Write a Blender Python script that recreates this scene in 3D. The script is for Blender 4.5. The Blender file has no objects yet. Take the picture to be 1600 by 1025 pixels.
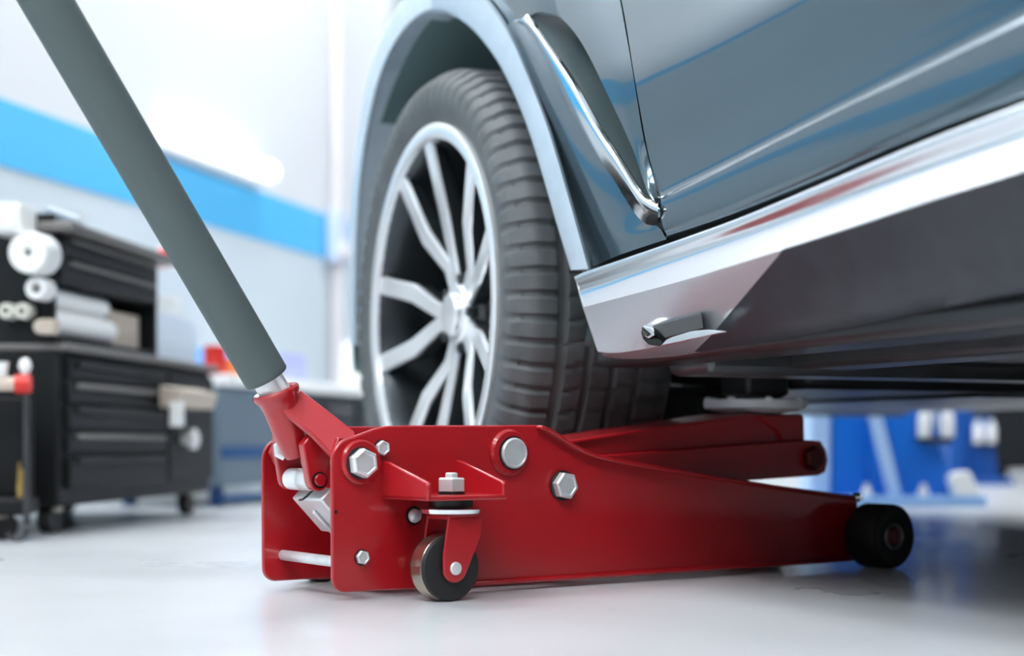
import bpy, bmesh, math, random
from mathutils import Vector, Matrix
random.seed(4)
R = math.radians
SC = bpy.context.scene
COL = SC.collection

# ------------------------------------------------------------------ camera
F = 2400.0            # focal length in pixels of a 1600 px wide frame
CAMH = 0.1735         # lens height above the floor
HZ = 690.0            # image row of the horizon
cd = bpy.data.cameras.new('camera')
cam = bpy.data.objects.new('camera', cd); COL.objects.link(cam)
cam.location = (0, 0, CAMH); cam.rotation_euler = (R(90), 0, 0)
cd.sensor_width = 36; cd.lens = 36 * F / 1600
cd.shift_y = (HZ - 512.5) / 1600
cd.clip_start = 0.02; cd.clip_end = 100
cd.dof.use_dof = True; cd.dof.focus_distance = 1.74; cd.dof.aperture_fstop = 2.5
SC.camera = cam

# ------------------------------------------------------------------ world, exposure
w = bpy.data.worlds.new('daylight'); SC.world = w; w.use_nodes = True
bg = w.node_tree.nodes['Background']
bg.inputs[0].default_value = (0.86, 0.93, 1.0, 1); bg.inputs[1].default_value = 0.15
SC.view_settings.view_transform = 'Standard'; SC.view_settings.look = 'None'
SC.view_settings.exposure = 0.45; SC.view_settings.gamma = 1.0
SC.view_settings.use_curve_mapping = False

def area(name, loc, rot, sx, sy, power, color=(1, 1, 1)):
    l = bpy.data.lights.new(name, 'AREA'); l.shape = 'RECTANGLE'; l.size = sx; l.size_y = sy
    l.energy = power; l.color = color
    o = bpy.data.objects.new(name, l); COL.objects.link(o)
    o.location = loc; o.rotation_euler = rot
    return o

# ------------------------------------------------------------------ materials
MATS = {}
def mat(name, col, rough=0.5, metal=0.0, coat=0.0, emit=None, estr=0.0, noise=0.0, nscale=8.0, bump=0.0, bscale=60.0, spec=None, rvar=0.0):
    if name in MATS: return MATS[name]
    m = bpy.data.materials.new(name); m.use_nodes = True
    nt = m.node_tree; b = nt.nodes['Principled BSDF']
    b.inputs['Base Color'].default_value = (*col, 1)
    b.inputs['Roughness'].default_value = rough
    b.inputs['Metallic'].default_value = metal
    b.inputs['Coat Weight'].default_value = coat
    b.inputs['Coat Roughness'].default_value = 0.06
    if spec is not None: b.inputs['Specular IOR Level'].default_value = spec
    if emit:
        b.inputs['Emission Color'].default_value = (*emit, 1); b.inputs['Emission Strength'].default_value = estr
    if noise or bump or rvar:
        tc = nt.nodes.new('ShaderNodeTexCoord')
    if noise:
        n = nt.nodes.new('ShaderNodeTexNoise'); n.inputs['Scale'].default_value = nscale; n.inputs['Detail'].default_value = 6
        nt.links.new(tc.outputs['Object'], n.inputs['Vector'])
        r = nt.nodes.new('ShaderNodeValToRGB')
        r.color_ramp.elements[0].position = 0.3; r.color_ramp.elements[1].position = 0.72
        r.color_ramp.elements[0].color = (*[max(0, c * (1 - noise)) for c in col], 1)
        r.color_ramp.elements[1].color = (*[min(1, c * (1 + noise)) for c in col], 1)
        nt.links.new(n.outputs['Fac'], r.inputs['Fac']); nt.links.new(r.outputs['Color'], b.inputs['Base Color'])
    if rvar:
        n3 = nt.nodes.new('ShaderNodeTexNoise'); n3.inputs['Scale'].default_value = nscale * 0.6; n3.inputs['Detail'].default_value = 5
        nt.links.new(tc.outputs['Object'], n3.inputs['Vector'])
        mr = nt.nodes.new('ShaderNodeMapRange')
        mr.inputs['To Min'].default_value = max(0.02, rough - rvar); mr.inputs['To Max'].default_value = rough + rvar
        nt.links.new(n3.outputs['Fac'], mr.inputs['Value']); nt.links.new(mr.outputs['Result'], b.inputs['Roughness'])
    if bump:
        n2 = nt.nodes.new('ShaderNodeTexNoise'); n2.inputs['Scale'].default_value = bscale; n2.inputs['Detail'].default_value = 4
        nt.links.new(tc.outputs['Object'], n2.inputs['Vector'])
        bp = nt.nodes.new('ShaderNodeBump'); bp.inputs['Strength'].default_value = bump; bp.inputs['Distance'].default_value = 0.002
        nt.links.new(n2.outputs['Fac'], bp.inputs['Height']); nt.links.new(bp.outputs['Normal'], b.inputs['Normal'])
    MATS[name] = m
    return m

RED = mat('red_paint', (0.42, 0.008, 0.014), 0.33, coat=0.55, noise=0.06, nscale=14)
STEEL = mat('zinc_steel', (0.74, 0.76, 0.77), 0.33, 0.45, noise=0.10, nscale=40)
WHITEM = mat('white_metal', (0.80, 0.82, 0.83), 0.32, 0.35, noise=0.05, nscale=30)
CHROME = mat('chrome', (0.86, 0.88, 0.90), 0.08, 1.0)
BLACKR = mat('black_rubber', (0.012, 0.012, 0.013), 0.55, noise=0.2, nscale=30)
BLACKP = mat('black_plastic', (0.010, 0.010, 0.011), 0.35)
FOAM = mat('grey_foam_sleeve', (0.088, 0.118, 0.116), 0.62, bump=0.08, bscale=400)
SADDLE = mat('cast_saddle', (0.90, 0.92, 0.94), 0.45, 0.0, noise=0.08, nscale=40)
REDDARK = mat('red_rubber_core', (0.22, 0.04, 0.04), 0.5)
GREASE = mat('greasy_steel', (0.50, 0.46, 0.38), 0.28, 1.0, noise=0.25, nscale=25)

PAINT = mat('car_paint', (0.078, 0.124, 0.152), 0.20, 0.70, coat=1.0, noise=0.03, nscale=3)
TRIMP = mat('arch_trim_plastic', (0.50, 0.60, 0.68), 0.42, 0.2, noise=0.05, nscale=30)
SILL = mat('sill_silver', (0.74, 0.77, 0.80), 0.20, 0.95, coat=0.4)
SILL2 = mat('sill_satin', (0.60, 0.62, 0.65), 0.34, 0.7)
SILLD = mat('sill_reflected_dark', (0.036, 0.038, 0.047), 0.40, 0.25, noise=0.22, nscale=26, rvar=0.08)  # dark tone stands in for the shaded floor mirrored in the sill
LINER = mat('wheel_arch_liner', (0.12, 0.19, 0.20), 0.75, bump=0.1, bscale=90)  # teal haze over the arch is put into this base colour
TYRE = mat('tyre_rubber', (0.095, 0.107, 0.110), 0.62, noise=0.18, nscale=20)
RIMS = mat('polished_alloy', (0.85, 0.88, 0.90), 0.20, 0.55)
RIMD = mat('dark_alloy', (0.045, 0.055, 0.06), 0.30, 0.6)
UNDER = mat('underbody_plastic', (0.022, 0.023, 0.025), 0.38, noise=0.3, nscale=7, rvar=0.12)
UNDER2 = mat('underbody_metal', (0.10, 0.105, 0.11), 0.35, 0.6, noise=0.3, nscale=9)

FLOOR = mat('epoxy_floor', (0.60, 0.615, 0.635), 0.30, coat=0.15, noise=0.07, nscale=3.5, bump=0.03, bscale=30, rvar=0.10)
WALLW = mat('white_wall_paint', (0.72, 0.74, 0.765), 0.6)
WALLG = mat('grey_wall_paint', (0.62, 0.70, 0.74), 0.55)
BAND = mat('sky_blue_paint', (0.085, 0.52, 0.90), 0.5)
CEIL = mat('ceiling_paint', (0.88, 0.90, 0.92), 0.7)
LAMP = mat('lamp_diffuser', (0.95, 0.97, 1), 0.4, emit=(0.97, 0.99, 1.0), estr=1.15)
ADDED_PANEL = mat('added_panel_diffuser', (0.95, 0.97, 1), 0.4, emit=(0.95, 0.98, 1.0), estr=12.5)
CABB = mat('black_cabinet_steel', (0.008, 0.009, 0.010), 0.5, noise=0.1, nscale=6, spec=0.25)
CABG = mat('drawer_front_charcoal', (0.014, 0.016, 0.018), 0.5, spec=0.25)
PULL = mat('brushed_pull', (0.17, 0.16, 0.155), 0.45, 0.3)
CABBLUE = mat('blue_grey_cabinet', (0.13, 0.18, 0.23), 0.45)
NAVY = mat('navy_stripe', (0.004, 0.07, 0.22), 0.45)
WHT = mat('white_matte', (0.88, 0.89, 0.88), 0.6)
BEIGE = mat('beige_card', (0.56, 0.48, 0.40), 0.7)
BLUE = mat('lift_blue_paint', (0.003, 0.16, 0.66), 0.38, coat=0.2)
LBLUE = mat('lift_light_blue', (0.28, 0.50, 0.84), 0.45)
BLUED = mat('lift_dark_blue', (0.003, 0.085, 0.36), 0.42)
REDM = mat('red_enamel', (0.68, 0.03, 0.02), 0.4)
BRASS = mat('brass', (0.72, 0.48, 0.16), 0.3, 1.0)
LILAC = mat('lilac_carton', (0.48, 0.52, 0.86), 0.6)
ORANGE = mat('orange_label', (0.85, 0.28, 0.08), 0.5)
GREYB = mat('grey_blue_can', (0.42, 0.50, 0.58), 0.4, 0.3)

# ------------------------------------------------------------------ mesh helpers
def link(name, bm, m, parent=None, bevel=0.0, smooth=True, angle=35, seg=2, recalc=True, mats=None):
    if recalc: bmesh.ops.recalc_face_normals(bm, faces=bm.faces)
    me = bpy.data.meshes.new(name); bm.to_mesh(me); bm.free()
    for mm in (mats or [m]): me.materials.append(mm)
    if smooth:
        for p in me.polygons: p.use_smooth = True
        me.set_sharp_from_angle(angle=R(angle))
    o = bpy.data.objects.new(name, me); COL.objects.link(o)
    if parent: o.parent = parent
    if bevel:
        b = o.modifiers.new('bevel', 'BEVEL'); b.width = bevel; b.segments = seg; b.limit_method = 'ANGLE'; b.angle_limit = R(40)
        b.harden_normals = False
    return o

def tag(o, label, cat, group=None, kind=None):
    if label: o['label'] = label
    if cat: o['category'] = cat
    if group: o['group'] = group
    if kind: o['kind'] = kind
    return o

def empty(name, loc=(0, 0, 0), rz=0, parent=None):
    o = bpy.data.objects.new(name, None); COL.objects.link(o)
    o.location = loc; o.rotation_euler = (0, 0, rz); o.empty_display_size = 0.05
    if parent: o.parent = parent
    return o

def face(bm, vs):
    try: return bm.faces.new(vs)
    except ValueError: return None

def b_box(bm, x0, x1, y0, y1, z0, z1):
    v = [bm.verts.new(p) for p in ((x0,y0,z0),(x1,y0,z0),(x1,y1,z0),(x0,y1,z0),(x0,y0,z1),(x1,y0,z1),(x1,y1,z1),(x0,y1,z1))]
    for f in ((3,2,1,0),(4,5,6,7),(0,1,5,4),(1,2,6,5),(2,3,7,6),(3,0,4,7)): bm.faces.new([v[i] for i in f])
    return v

def b_prism(bm, pts, fn, a, b):
    """2D outline pts, fn(p, t) -> 3D, extruded from t=a to t=b"""
    A = [bm.verts.new(fn(p, a)) for p in pts]; B = [bm.verts.new(fn(p, b)) for p in pts]
    n = len(pts)
    bm.faces.new(A); bm.faces.new(B[::-1])
    for i in range(n): bm.faces.new((A[i], B[i], B[(i+1) % n], A[(i+1) % n]))

def b_lathe(bm, prof, org, axis, n=32, phase=0.0, closed_ends=True):
    """prof: list of (radius, distance along axis)"""
    ax = Vector(axis).normalized(); up = Vector((0, 0, 1)) if abs(ax.z) < 0.9 else Vector((1, 0, 0))
    e1 = (up - ax * up.dot(ax)).normalized(); e2 = ax.cross(e1); O = Vector(org)
    rings = []
    for r, h in prof:
        if r < 1e-6: rings.append([bm.verts.new(O + ax * h)])
        else: rings.append([bm.verts.new(O + ax * h + (e1 * math.cos(2*math.pi*k/n + phase) + e2 * math.sin(2*math.pi*k/n + phase)) * r) for k in range(n)])
    for a, b in zip(rings, rings[1:]):
        for k in range(n):
            k2 = (k + 1) % n
            if len(a) == 1 and len(b) == 1: continue
            if len(a) == 1: face(bm, (a[0], b[k], b[k2]))
            elif len(b) == 1: face(bm, (a[k], b[0], a[k2]))
            else: face(bm, (a[k], b[k], b[k2], a[k2]))
    if closed_ends:
        if len(rings[0]) > 1: face(bm, rings[0][::-1])
        if len(rings[-1]) > 1: face(bm, rings[-1])

def b_tube(bm, pts, r, n=12):
    """round bar along a 3D path; r a number or list"""
    pts = [Vector(p) for p in pts]; rr = r if isinstance(r, (list, tuple)) else [r] * len(pts)
    rings = []; prev = None
    for i, p in enumerate(pts):
        d = (pts[min(i+1, len(pts)-1)] - pts[max(i-1, 0)]).normalized()
        up = prev if prev is not None else (Vector((0,0,1)) if abs(d.z) < 0.9 else Vector((1,0,0)))
        e1 = (up - d * up.dot(d)).normalized(); prev = e1; e2 = d.cross(e1)
        rings.append([bm.verts.new(p + (e1*math.cos(2*math.pi*k/n) + e2*math.sin(2*math.pi*k/n)) * rr[i]) for k in range(n)])
    for a, b in zip(rings, rings[1:]):
        for k in range(n): face(bm, (a[k], a[(k+1) % n], b[(k+1) % n], b[k]))
    face(bm, rings[0][::-1]); face(bm, rings[-1])

def one(name, m, parent, fn, bevel=0.0, **k):
    bm = bmesh.new(); fn(bm); return link(name, bm, m, parent, bevel, **k)

def box(name, m, parent, x0, x1, y0, y1, z0, z1, bevel=0.0, **k):
    return one(name, m, parent, lambda bm: b_box(bm, x0, x1, y0, y1, z0, z1), bevel, **k)

def lathe(name, m, parent, prof, org, axis, n=32, bevel=0.0, **k):
    return one(name, m, parent, lambda bm: b_lathe(bm, prof, org, axis, n), bevel, **k)

def tube(name, m, parent, pts, r, n=12, **k):
    return one(name, m, parent, lambda bm: b_tube(bm, pts, r, n), **k)

def at(px, py, Y): return Vector(((px - 800) / F * Y, Y, CAMH + (HZ - py) / F * Y))

# ================================================================== THE ROOM
def struct(o): o['kind'] = 'structure'; return o
# left wall runs (0.28, 0.96); origin at its point seen at the left frame edge
WDIR = Vector((0.28, 0.96, 0)).normalized(); WNRM = Vector((WDIR.y, -WDIR.x, 0))   # points into the room
W0 = Vector((-1.3, 3.9, 0))
def wallpt(px):    # plan point of the wall under an image column
    a = (px - 800) / F
    t = (a * W0.y - W0.x) / (WDIR.x - a * WDIR.y)
    return t
def wall_slab(name, m, t0, t1, z0, z1, d0, d1, bevel=0):
    bm = bmesh.new()
    b_box(bm, t0, t1, d0, d1, z0, z1)
    for v in bm.verts: v.co = W0 + WDIR * v.co.x + WNRM * v.co.y + Vector((0, 0, v.co.z))
    return link(name, bm, m, None, bevel)
struct(box('floor', FLOOR, None, -7, 9, -5, 11.4, -0.06, 0.0))
struct(wall_slab('wall_left', WALLG, -4.5, 7.9, 0, 0.875, -0.12, 0.0))
struct(wall_slab('trim_1', BAND, -4.5, 7.9, 0.875, 1.045, -0.12, 0.004))
struct(wall_slab('wall_left_upper', WALLW, -4.5, 7.9, 1.045, 3.0, -0.12, 0.0))
struct(box('wall_back', WALLW, None, -0.2, 8.9, 11.2, 11.35, 0, 3.0))
struct(box('added_wall_right', mat('dark_unseen_wall', (0.10, 0.105, 0.11), 0.7), None, 6.0, 6.12, -4.0, 11.2, 0, 3.0))  # unseen wall, added in a dark tone to cut low-angle light
struct(box('added_wall_front', MATS['dark_unseen_wall'], None, -5.0, 6.0, -4.12, -4.0, 0, 3.0))  # unseen, behind the camera; added dark to keep bounce off the jack front
struct(box('ceiling', CEIL, None, -7, 9, -4.1, 11.4, 3.0, 3.1))

# unseen emissive ceiling panels added to light the scene, some behind the camera as key
for i, (x, y) in enumerate(((-1.5, -1.3), (-1.5, 0.6), (-1.1, 2.8), (-0.6, 5.0), (0.0, 7.4), (-0.45, -1.0), (0.55, -1.0), (2.2, 2.8), (2.4, 5.0), (2.6, 7.4))):
    t = empty('added_ceiling_light', (x, y, 2.93))
    tag(t, 'unseen long white ceiling light panel added above the workshop floor', 'lamp', 'added ceiling light panels')
    box('added_panel_frame', WHITEM, t, -0.34, 0.34, -0.74, 0.74, 0.0, 0.07, 0.006)
    box('diffuser', ADDED_PANEL, t, -0.31, 0.31, -0.71, 0.71, -0.012, 0.004, 0.003)  # diffuser of the added unseen panel

# wall lamp seen beside the jack handle
t0, t1 = wallpt(243), wallpt(402)
wl = empty('wall_lamp', W0 + WDIR * t0 + Vector((0, 0, 1.06)), math.atan2(WDIR.y, WDIR.x))
tag(wl, 'glowing white tube lamp mounted on the wall above the blue band', 'lamp')
L = t1 - t0
box('housing', WHITEM, wl, 0, L, -0.035, -0.004, -0.006, 0.018, 0.004)
one('diffuser', LAMP, wl, lambda bm: b_tube(bm, [(0.0, -0.05, 0.045), (L * 0.5, -0.05, 0.045), (L, -0.05, 0.045)], 0.034, 16))

# conduit with junction box
tc = wallpt(515)
cn = empty('conduit', W0 + WDIR * tc + WNRM * 0.03, math.atan2(WDIR.y, WDIR.x))
tag(cn, 'pale vertical conduit running up the wall across the blue band', 'conduit')
PINKW = mat('pale_pink_conduit', (0.74, 0.70, 0.72), 0.5)
tube('pipe', PINKW, cn, [(0, 0, 0.0), (0, 0, 1.0), (0, 0, 2.9)], 0.024, 12)
box('junction_box', mat('pale_box', (0.62, 0.70, 0.85), 0.5), cn, -0.06, 0.06, -0.03, 0.02, 0.86, 1.06, 0.008)
lathe('cover', PINKW, cn, [(0.045, 0), (0.045, 0.012), (0.036, 0.018), (0, 0.018)], (0, -0.03, 0.90), (0, -1, 0), 20)

# ================================================================== THE JACK
JA = R(35.5); Jc, Js = math.cos(JA), math.sin(JA); JO = Vector((-0.1937, 1.66, 0))
def J(px, py, v=0.0):
    a = (px - 800) / F
    u = (a * (JO.y + v * Jc) - JO.x + v * Js) / (Jc - a * Js); Y = JO.y + u * Js + v * Jc
    return u, CAMH + (HZ - py) / F * Y
def J3(px, py, v): u, z = J(px, py, v); return (u, v, z)
jack = empty('floor_jack', JO, JA)
tag(jack, 'red steel floor jack with grey padded handle lifting the car', 'jack')
uvz = lambda p, t: (p[0], t, p[1])
VW = 0.173; VM = VW / 2

def arc(cx, cz, r, a0, a1, n=6):
    return [(cx + r * math.cos(R(a0 + (a1 - a0) * i / n)), cz + r * math.sin(R(a0 + (a1 - a0) * i / n))) for i in range(n + 1)]
beam_top_px = [(838, 664), (852, 669), (868, 679), (888, 692), (908, 703), (930, 711), (960, 718), (1050, 733), (1200, 757), (1340, 776)]
beam_top = [J(*p) for p in beam_top_px]
beam_bot = [J(*p) for p in [(1325, 877), (1160, 891), (980, 904), (800, 916), (735, 919), (660, 922)]]
zb = 0.0095
outline = arc(0.016, zb + 0.016, 0.016, 270, 180) \
        + [J(519, 730)] + arc(0.024, 0.153, 0.0245, 172, 112, 5) + [J(585, 670), J(605, 665.5), J(640, 664.5), J(760, 664.5)] \
        + beam_top + [(0.832, 0.06), (0.826, 0.022)] + [(u, max(z, 0.008)) for u, z in beam_bot] + [(0.05, zb)]
def side_plate(v0, v1, lip):
    o = one('side_plate', RED, jack, lambda bm: b_prism(bm, outline, uvz, v0, v1), 0.0018)
    def sweep(bm, path, w0, w1, h):
        rings = []
        for i, (u, z) in enumerate(path):
            d = Vector((path[min(i+1, len(path)-1)][0] - path[max(i-1, 0)][0], path[min(i+1, len(path)-1)][1] - path[max(i-1, 0)][1])).normalized()
            nn = Vector((-d.y, d.x))
            rings.append([bm.verts.new((u + nn.x * k, v, z + nn.y * k)) for v, k in ((w0, 0), (w1, 0), (w1, h), (w0, h))])
        for a, b in zip(rings, rings[1:]):
            for k in range(4): face(bm, (a[k], a[(k+1) % 4], b[(k+1) % 4], b[k]))
        face(bm, rings[0]); face(bm, rings[-1][::-1])
    one('top_flange', RED, o, lambda bm: sweep(bm, beam_top, *lip, -0.005), 0.0018)
    bb = [(u, max(z, 0.008)) for u, z in beam_bot[::-1]]
    one('bottom_flange', RED, o, lambda bm: sweep(bm, [(u, z) for u, z in bb if u > 0.13], *lip, 0.0055), 0.002)
    return o
side_plate(0.0, 0.006, (-0.011, 0.003))
side_plate(VW, VW - 0.006, (VW + 0.011, VW - 0.003))

def on_side(name, m, px, py, v, prof, n=32, parent=jack, bevel=0.0, phase=0.0, base=0.0, far=True, **k):
    """turned or hexagonal fitting on the near plate, face centre seen at px,py"""
    u, z = J(px, py, v)
    def mk(bm): b_lathe(bm, prof, (u, base, z), (0, -1, 0), n, phase)
    return one(name, m, parent, mk, bevel, **k)
# bosses
on_side('pivot_boss', RED, 566, 722, -0.006, [(0.0245, -0.002), (0.0245, 0.004), (0.0225, 0.0062), (0, 0.0062)])
on_side('pivot_boss', RED, 799, 707, -0.006, [(0.0275, -0.002), (0.0275, 0.003), (0.0245, 0.0062), (0, 0.0062)])
# hex bolts
def hexbolt(name, px, py, r, h, v0=0.0, m=STEEL, rot=0.12):
    u, z = J(px, py, -(v0 + h))
    o = one(name, m, jack, lambda bm: b_lathe(bm, [(r, 0), (r, h * 0.82), (r * 0.90, h), (r * 0.72, h), (r * 0.70, h - 0.0012), (0, h - 0.0012)], (u, -v0, z), (0, -1, 0), 6, rot), 0.0006)
    lathe('washer', BLACKP, o, [(r * 1.08, -0.001), (r * 1.08, 0.0016), (0, 0.0016)], (u, -v0, z), (0, -1, 0), 28)
    return o
hexbolt('hex_bolt', 573, 724, 0.0165, 0.013, 0.006)
hexbolt('hex_bolt', 600.5, 700, 0.0086, 0.007, 0.0)
hexbolt('hex_bolt', 888, 759, 0.0168, 0.011, 0.002, rot=0.35)
hexbolt('hex_bolt', 569, 871.5, 0.0082, 0.006, 0.0, rot=0.3)
lathe_u, lathe_z = J(886, 758, -0.012)
# big round pivot pin with black seal ring
o = on_side('pivot_pin', STEEL, 806, 708, -0.012, [(0.0178, 0), (0.0178, 0.0105), (0.0165, 0.012), (0.0150, 0.012), (0.0145, 0.0112), (0, 0.0112)], 40)
on_side('seal_ring', BLACKP, 806, 708, -0.012, [(0.0198, 0), (0.0198, 0.0075), (0.0175, 0.0080), (0, 0.0080)], 40, parent=o)
# domed screw and small hole plug on the plate
o = on_side('dome_screw', STEEL, 652, 806, -0.008, [(0.0082, 0), (0.0082, 0.003), (0.0072, 0.006), (0.0045, 0.0080), (0, 0.0088)], 24)
on_side('screw_washer', BLACKP, 652, 806, -0.008, [(0.0102, -0.001), (0.0102, 0.002), (0, 0.002)], 24, parent=o)
on_side('plug', BLACKP, 525, 800, -0.001, [(0.0020, -0.001), (0.0020, 0.0008), (0, 0.0008)], 14)
# far side fittings so the far plate is not bare
for (u, z, r) in ((J(573, 724, -0.015)[0], 0.150, 0.0165), (0.234, 0.160, 0.018), (0.31, 0.1216, 0.016)):
    lathe('hex_bolt', STEEL, jack, [(r, 0), (r, 0.010), (r * 0.9, 0.012), (0, 0.012)], (u, VW, z), (0, 1, 0), 6, 0.0005)

# pivot shafts and tie rods between the plates
ur, zr = J(441, 867, 0.165)
tube('tie_rod', STEEL, jack, [(ur, 0.003, zr), (ur, VW * 0.5, zr), (ur, VW - 0.010, zr), (ur, VW - 0.004, zr)], [0.0062, 0.0062, 0.0062, 0.0025], 20)
tube('pivot_shaft', STEEL, jack, [(0.2339, 0.004, 0.160), (0.2339, VW - 0.004, 0.160)], 0.0165, 24)
tube('cross_shaft', STEEL, jack, [(0.3095, 0.004, 0.1216), (0.3095, VW - 0.004, 0.1216)], 0.009, 20)
tube('pivot_shaft', STEEL, jack, [(0.034, 0.004, 0.151), (0.034, VW - 0.004, 0.151)], 0.011, 20)

# ---- caster bracket (shelf + gussets), both sides
def caster(side):
    M = (lambda v: v) if side > 0 else (lambda v: VW - v)
    P = 0.095; ua, ub = 0.061, 0.1635; zs = 0.1105
    sh = one('caster_bracket', RED, jack, lambda bm: b_box(bm, ua, ub, M(0.001), M(-P), zs, zs + 0.0055), 0.0016)
    # gussets: upright triangular plates
    g = [(0.001, zs), (-P, zs), (-P, zs + 0.0175), (-P + 0.003, zs + 0.020), (-0.012, zs + 0.041), (0.001, zs + 0.0425)]
    for u0 in (ua, ub - 0.0055):
        one('gusset', RED, sh, lambda bm: b_prism(bm, g, lambda p, t: (t, M(p[0]), p[1]), u0, u0 + 0.0055), 0.0018)
    uc, vc = 0.1165, -0.056
    # bolt on top of the shelf, with a smaller tip
    nb = lathe('hex_bolt', STEEL, sh, [(0.0158, 0.0), (0.0158, 0.0135), (0.0145, 0.0150), (0.0075, 0.0150), (0.0075, 0.0195), (0.0065, 0.0205), (0, 0.0205)], (uc, M(vc), zs + 0.0085), (0, 0, 1), 6, 0.0005)
    lathe('washer', BLACKP, nb, [(0.0150, 0), (0.0150, 0.0036), (0, 0.0036)], (uc, M(vc), zs + 0.0052), (0, 0, 1), 28)
    # swivel plate under the shelf
    lathe('swivel_plate', CHROME, sh, [(0.026, 0.004), (0.0345, 0.0005), (0.0335, -0.004), (0.022, -0.0065), (0.0, -0.0065)][::-1], (uc, M(vc), 0.0995), (0, 0, 1), 40)
    lathe('swivel_bearing', BLACKP, sh, [(0.024, 0), (0.024, 0.012), (0, 0.012)], (uc, M(vc), 0.0995), (0, 0, 1), 32)
    # fork: crown + two arms; the wheel trails behind the swivel
    ax_u, ax_z, wr = 0.1075, 0.0365, 0.0365
    vo, vi = -0.078, -0.032
    fk = box('fork', RED, sh, uc - 0.017, uc + 0.024, M(vo), M(vi), 0.0885, 0.0935, 0.0014)
    arm = arc(ax_u, ax_z, 0.0155, 200, 338, 8) + [(uc + 0.025, 0.072), (uc + 0.0255, 0.0925), (uc - 0.0175, 0.0925), (ax_u - 0.0150, 0.050)]
    for v0, v1 in ((vo, vo + 0.004), (vi - 0.004, vi)):
        one('fork_arm', RED, fk, lambda bm: b_prism(bm, arm, uvz, M(v0), M(v1)), 0.0012)
    wh = one('caster_wheel', BLACKR, sh, lambda bm: b_lathe(bm, [(0.010, 0.0), (0.030, 0.0), (wr - 0.0015, 0.0012), (wr, 0.004), (wr, 0.028), (wr - 0.0015, 0.031), (0.010, 0.032)], (ax_u, M(vo + 0.0065), ax_z), (0, side, 0), 48))
    lathe('tread_band', GREASE, wh, [(wr - 0.001, 0.0045), (wr + 0.0004, 0.006), (wr + 0.0004, 0.026), (wr - 0.001, 0.0275)], (ax_u, M(vo + 0.0065), ax_z), (0, side, 0), 48)
    lathe('axle_bolt', WHITEM, wh, [(0.0072, 0), (0.0072, 0.0012), (0.0062, 0.0022), (0, 0.0024)], (ax_u, M(vo), ax_z), (0, -side, 0), 28)
    lathe('axle_nut', GREASE, wh, [(0.0085, 0), (0.0085, 0.005), (0.006, 0.011), (0.003, 0.013), (0, 0.013)], (ax_u, M(vi), ax_z), (0, side, 0), 20)
caster(1); caster(-1)

# ---- front rollers
def roller(side):
    M = (lambda v: v) if side > 0 else (lambda v: VW - v)
    u, r = 0.835, 0.0440
    wv = 0.054; v_out = -0.062
    o = one('front_roller', BLACKR, jack, lambda bm: b_lathe(bm, [(0.010, 0.004), (0.0215, 0.0035), (0.030, 0.001), (r - 0.006, 0.0), (r - 0.001, 0.003), (r, 0.008), (r, wv - 0.006), (r - 0.004, wv), (0.010, wv)], (u, M(v_out), r), (0, side, 0), 56))
    one('bearing_ring', mat('dull_steel', (0.45, 0.45, 0.45), 0.4, 0.6), o, lambda bm: b_lathe(bm, [(0.0145, 0.005), (0.0150, 0.0005), (0.0165, -0.0008), (0.0178, 0.0004), (0.0182, 0.005)], (u, M(v_out), r), (0, side, 0), 36, closed_ends=False))
    lathe('axle_end', REDDARK, o, [(0.0112, 0.006), (0.0112, 0.001), (0.0095, -0.0008), (0, -0.0008)], (u, M(v_out), r), (0, side, 0), 28)
roller(1); roller(-1)
tube('front_axle', STEEL, jack, [(0.835, -0.03, 0.044), (0.835, VM, 0.044), (0.835, VW + 0.03, 0.044)], 0.010, 16)
u, z = J(1341, 777, -0.012)
lathe('tip_bolt', CHROME, jack, [(0.0062, 0), (0.0062, 0.008), (0.0050, 0.0095), (0, 0.0098)], (u, -0.004, z), (0.45, -0.9, 0), 16)

# ---- hydraulic body between the plates
hy = box('hydraulic_block', RED, jack, 0.075, 0.30, 0.042, 0.131, 0.014, 0.085, 0.006)
tube('ram_cylinder', RED, jack, [(0.13, VM, 0.085), (0.36, VM, 0.105)], 0.030, 24)
tube('ram_rod', STEEL, jack, [(0.355, VM, 0.1045), (0.46, VM, 0.112)], 0.016, 20)
# white release block leaning under the handle yoke
f0 = J(455, 778, 0.122); f1 = J(502, 831, 0.122)
d = Vector((f1[0] - f0[0], f1[1] - f0[1])).normalized(); nn = Vector((-d.y, d.x))
sl = [f0, f1, (f1[0] + nn.x * 0.020, f1[1] + nn.y * 0.020), (f0[0] + nn.x * 0.020, f0[1] + nn.y * 0.020)]
rb = one('release_block', WHITEM, jack, lambda bm: b_prism(bm, sl, uvz, 0.122, 0.052), 0.0025)
ce = [(f0[0] * (1 - t) + f1[0] * t - nn.x * k, f0[1] * (1 - t) + f1[1] * t - nn.y * k) for t, k in ((0.30, 0.0004), (0.98, 0.0004), (0.98, 0.004), (0.36, 0.004))]
one('block_rib', WHITEM, rb, lambda bm: b_prism(bm, ce, uvz, 0.092, 0.086), 0.0012)
u, z = f1
tube('release_tip', WHITEM, rb, [(u - 0.006, 0.074, z + 0.006), (u + 0.002, 0.074, z - 0.004), (u + 0.012, 0.072, z - 0.003)], 0.0045, 12)
bm = bmesh.new()
us, zs_ = J(489, 776, 0.070)
b_tube(bm, [(us - 0.010 + 0.0035 * i, 0.085 - 0.0025 * i, zs_ + 0.0045 * math.sin(i * 0.75 - 2.0) + 0.001 * i) for i in range(12)], 0.0014, 8)
link('return_spring', bm, BLACKP, rb)

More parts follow.
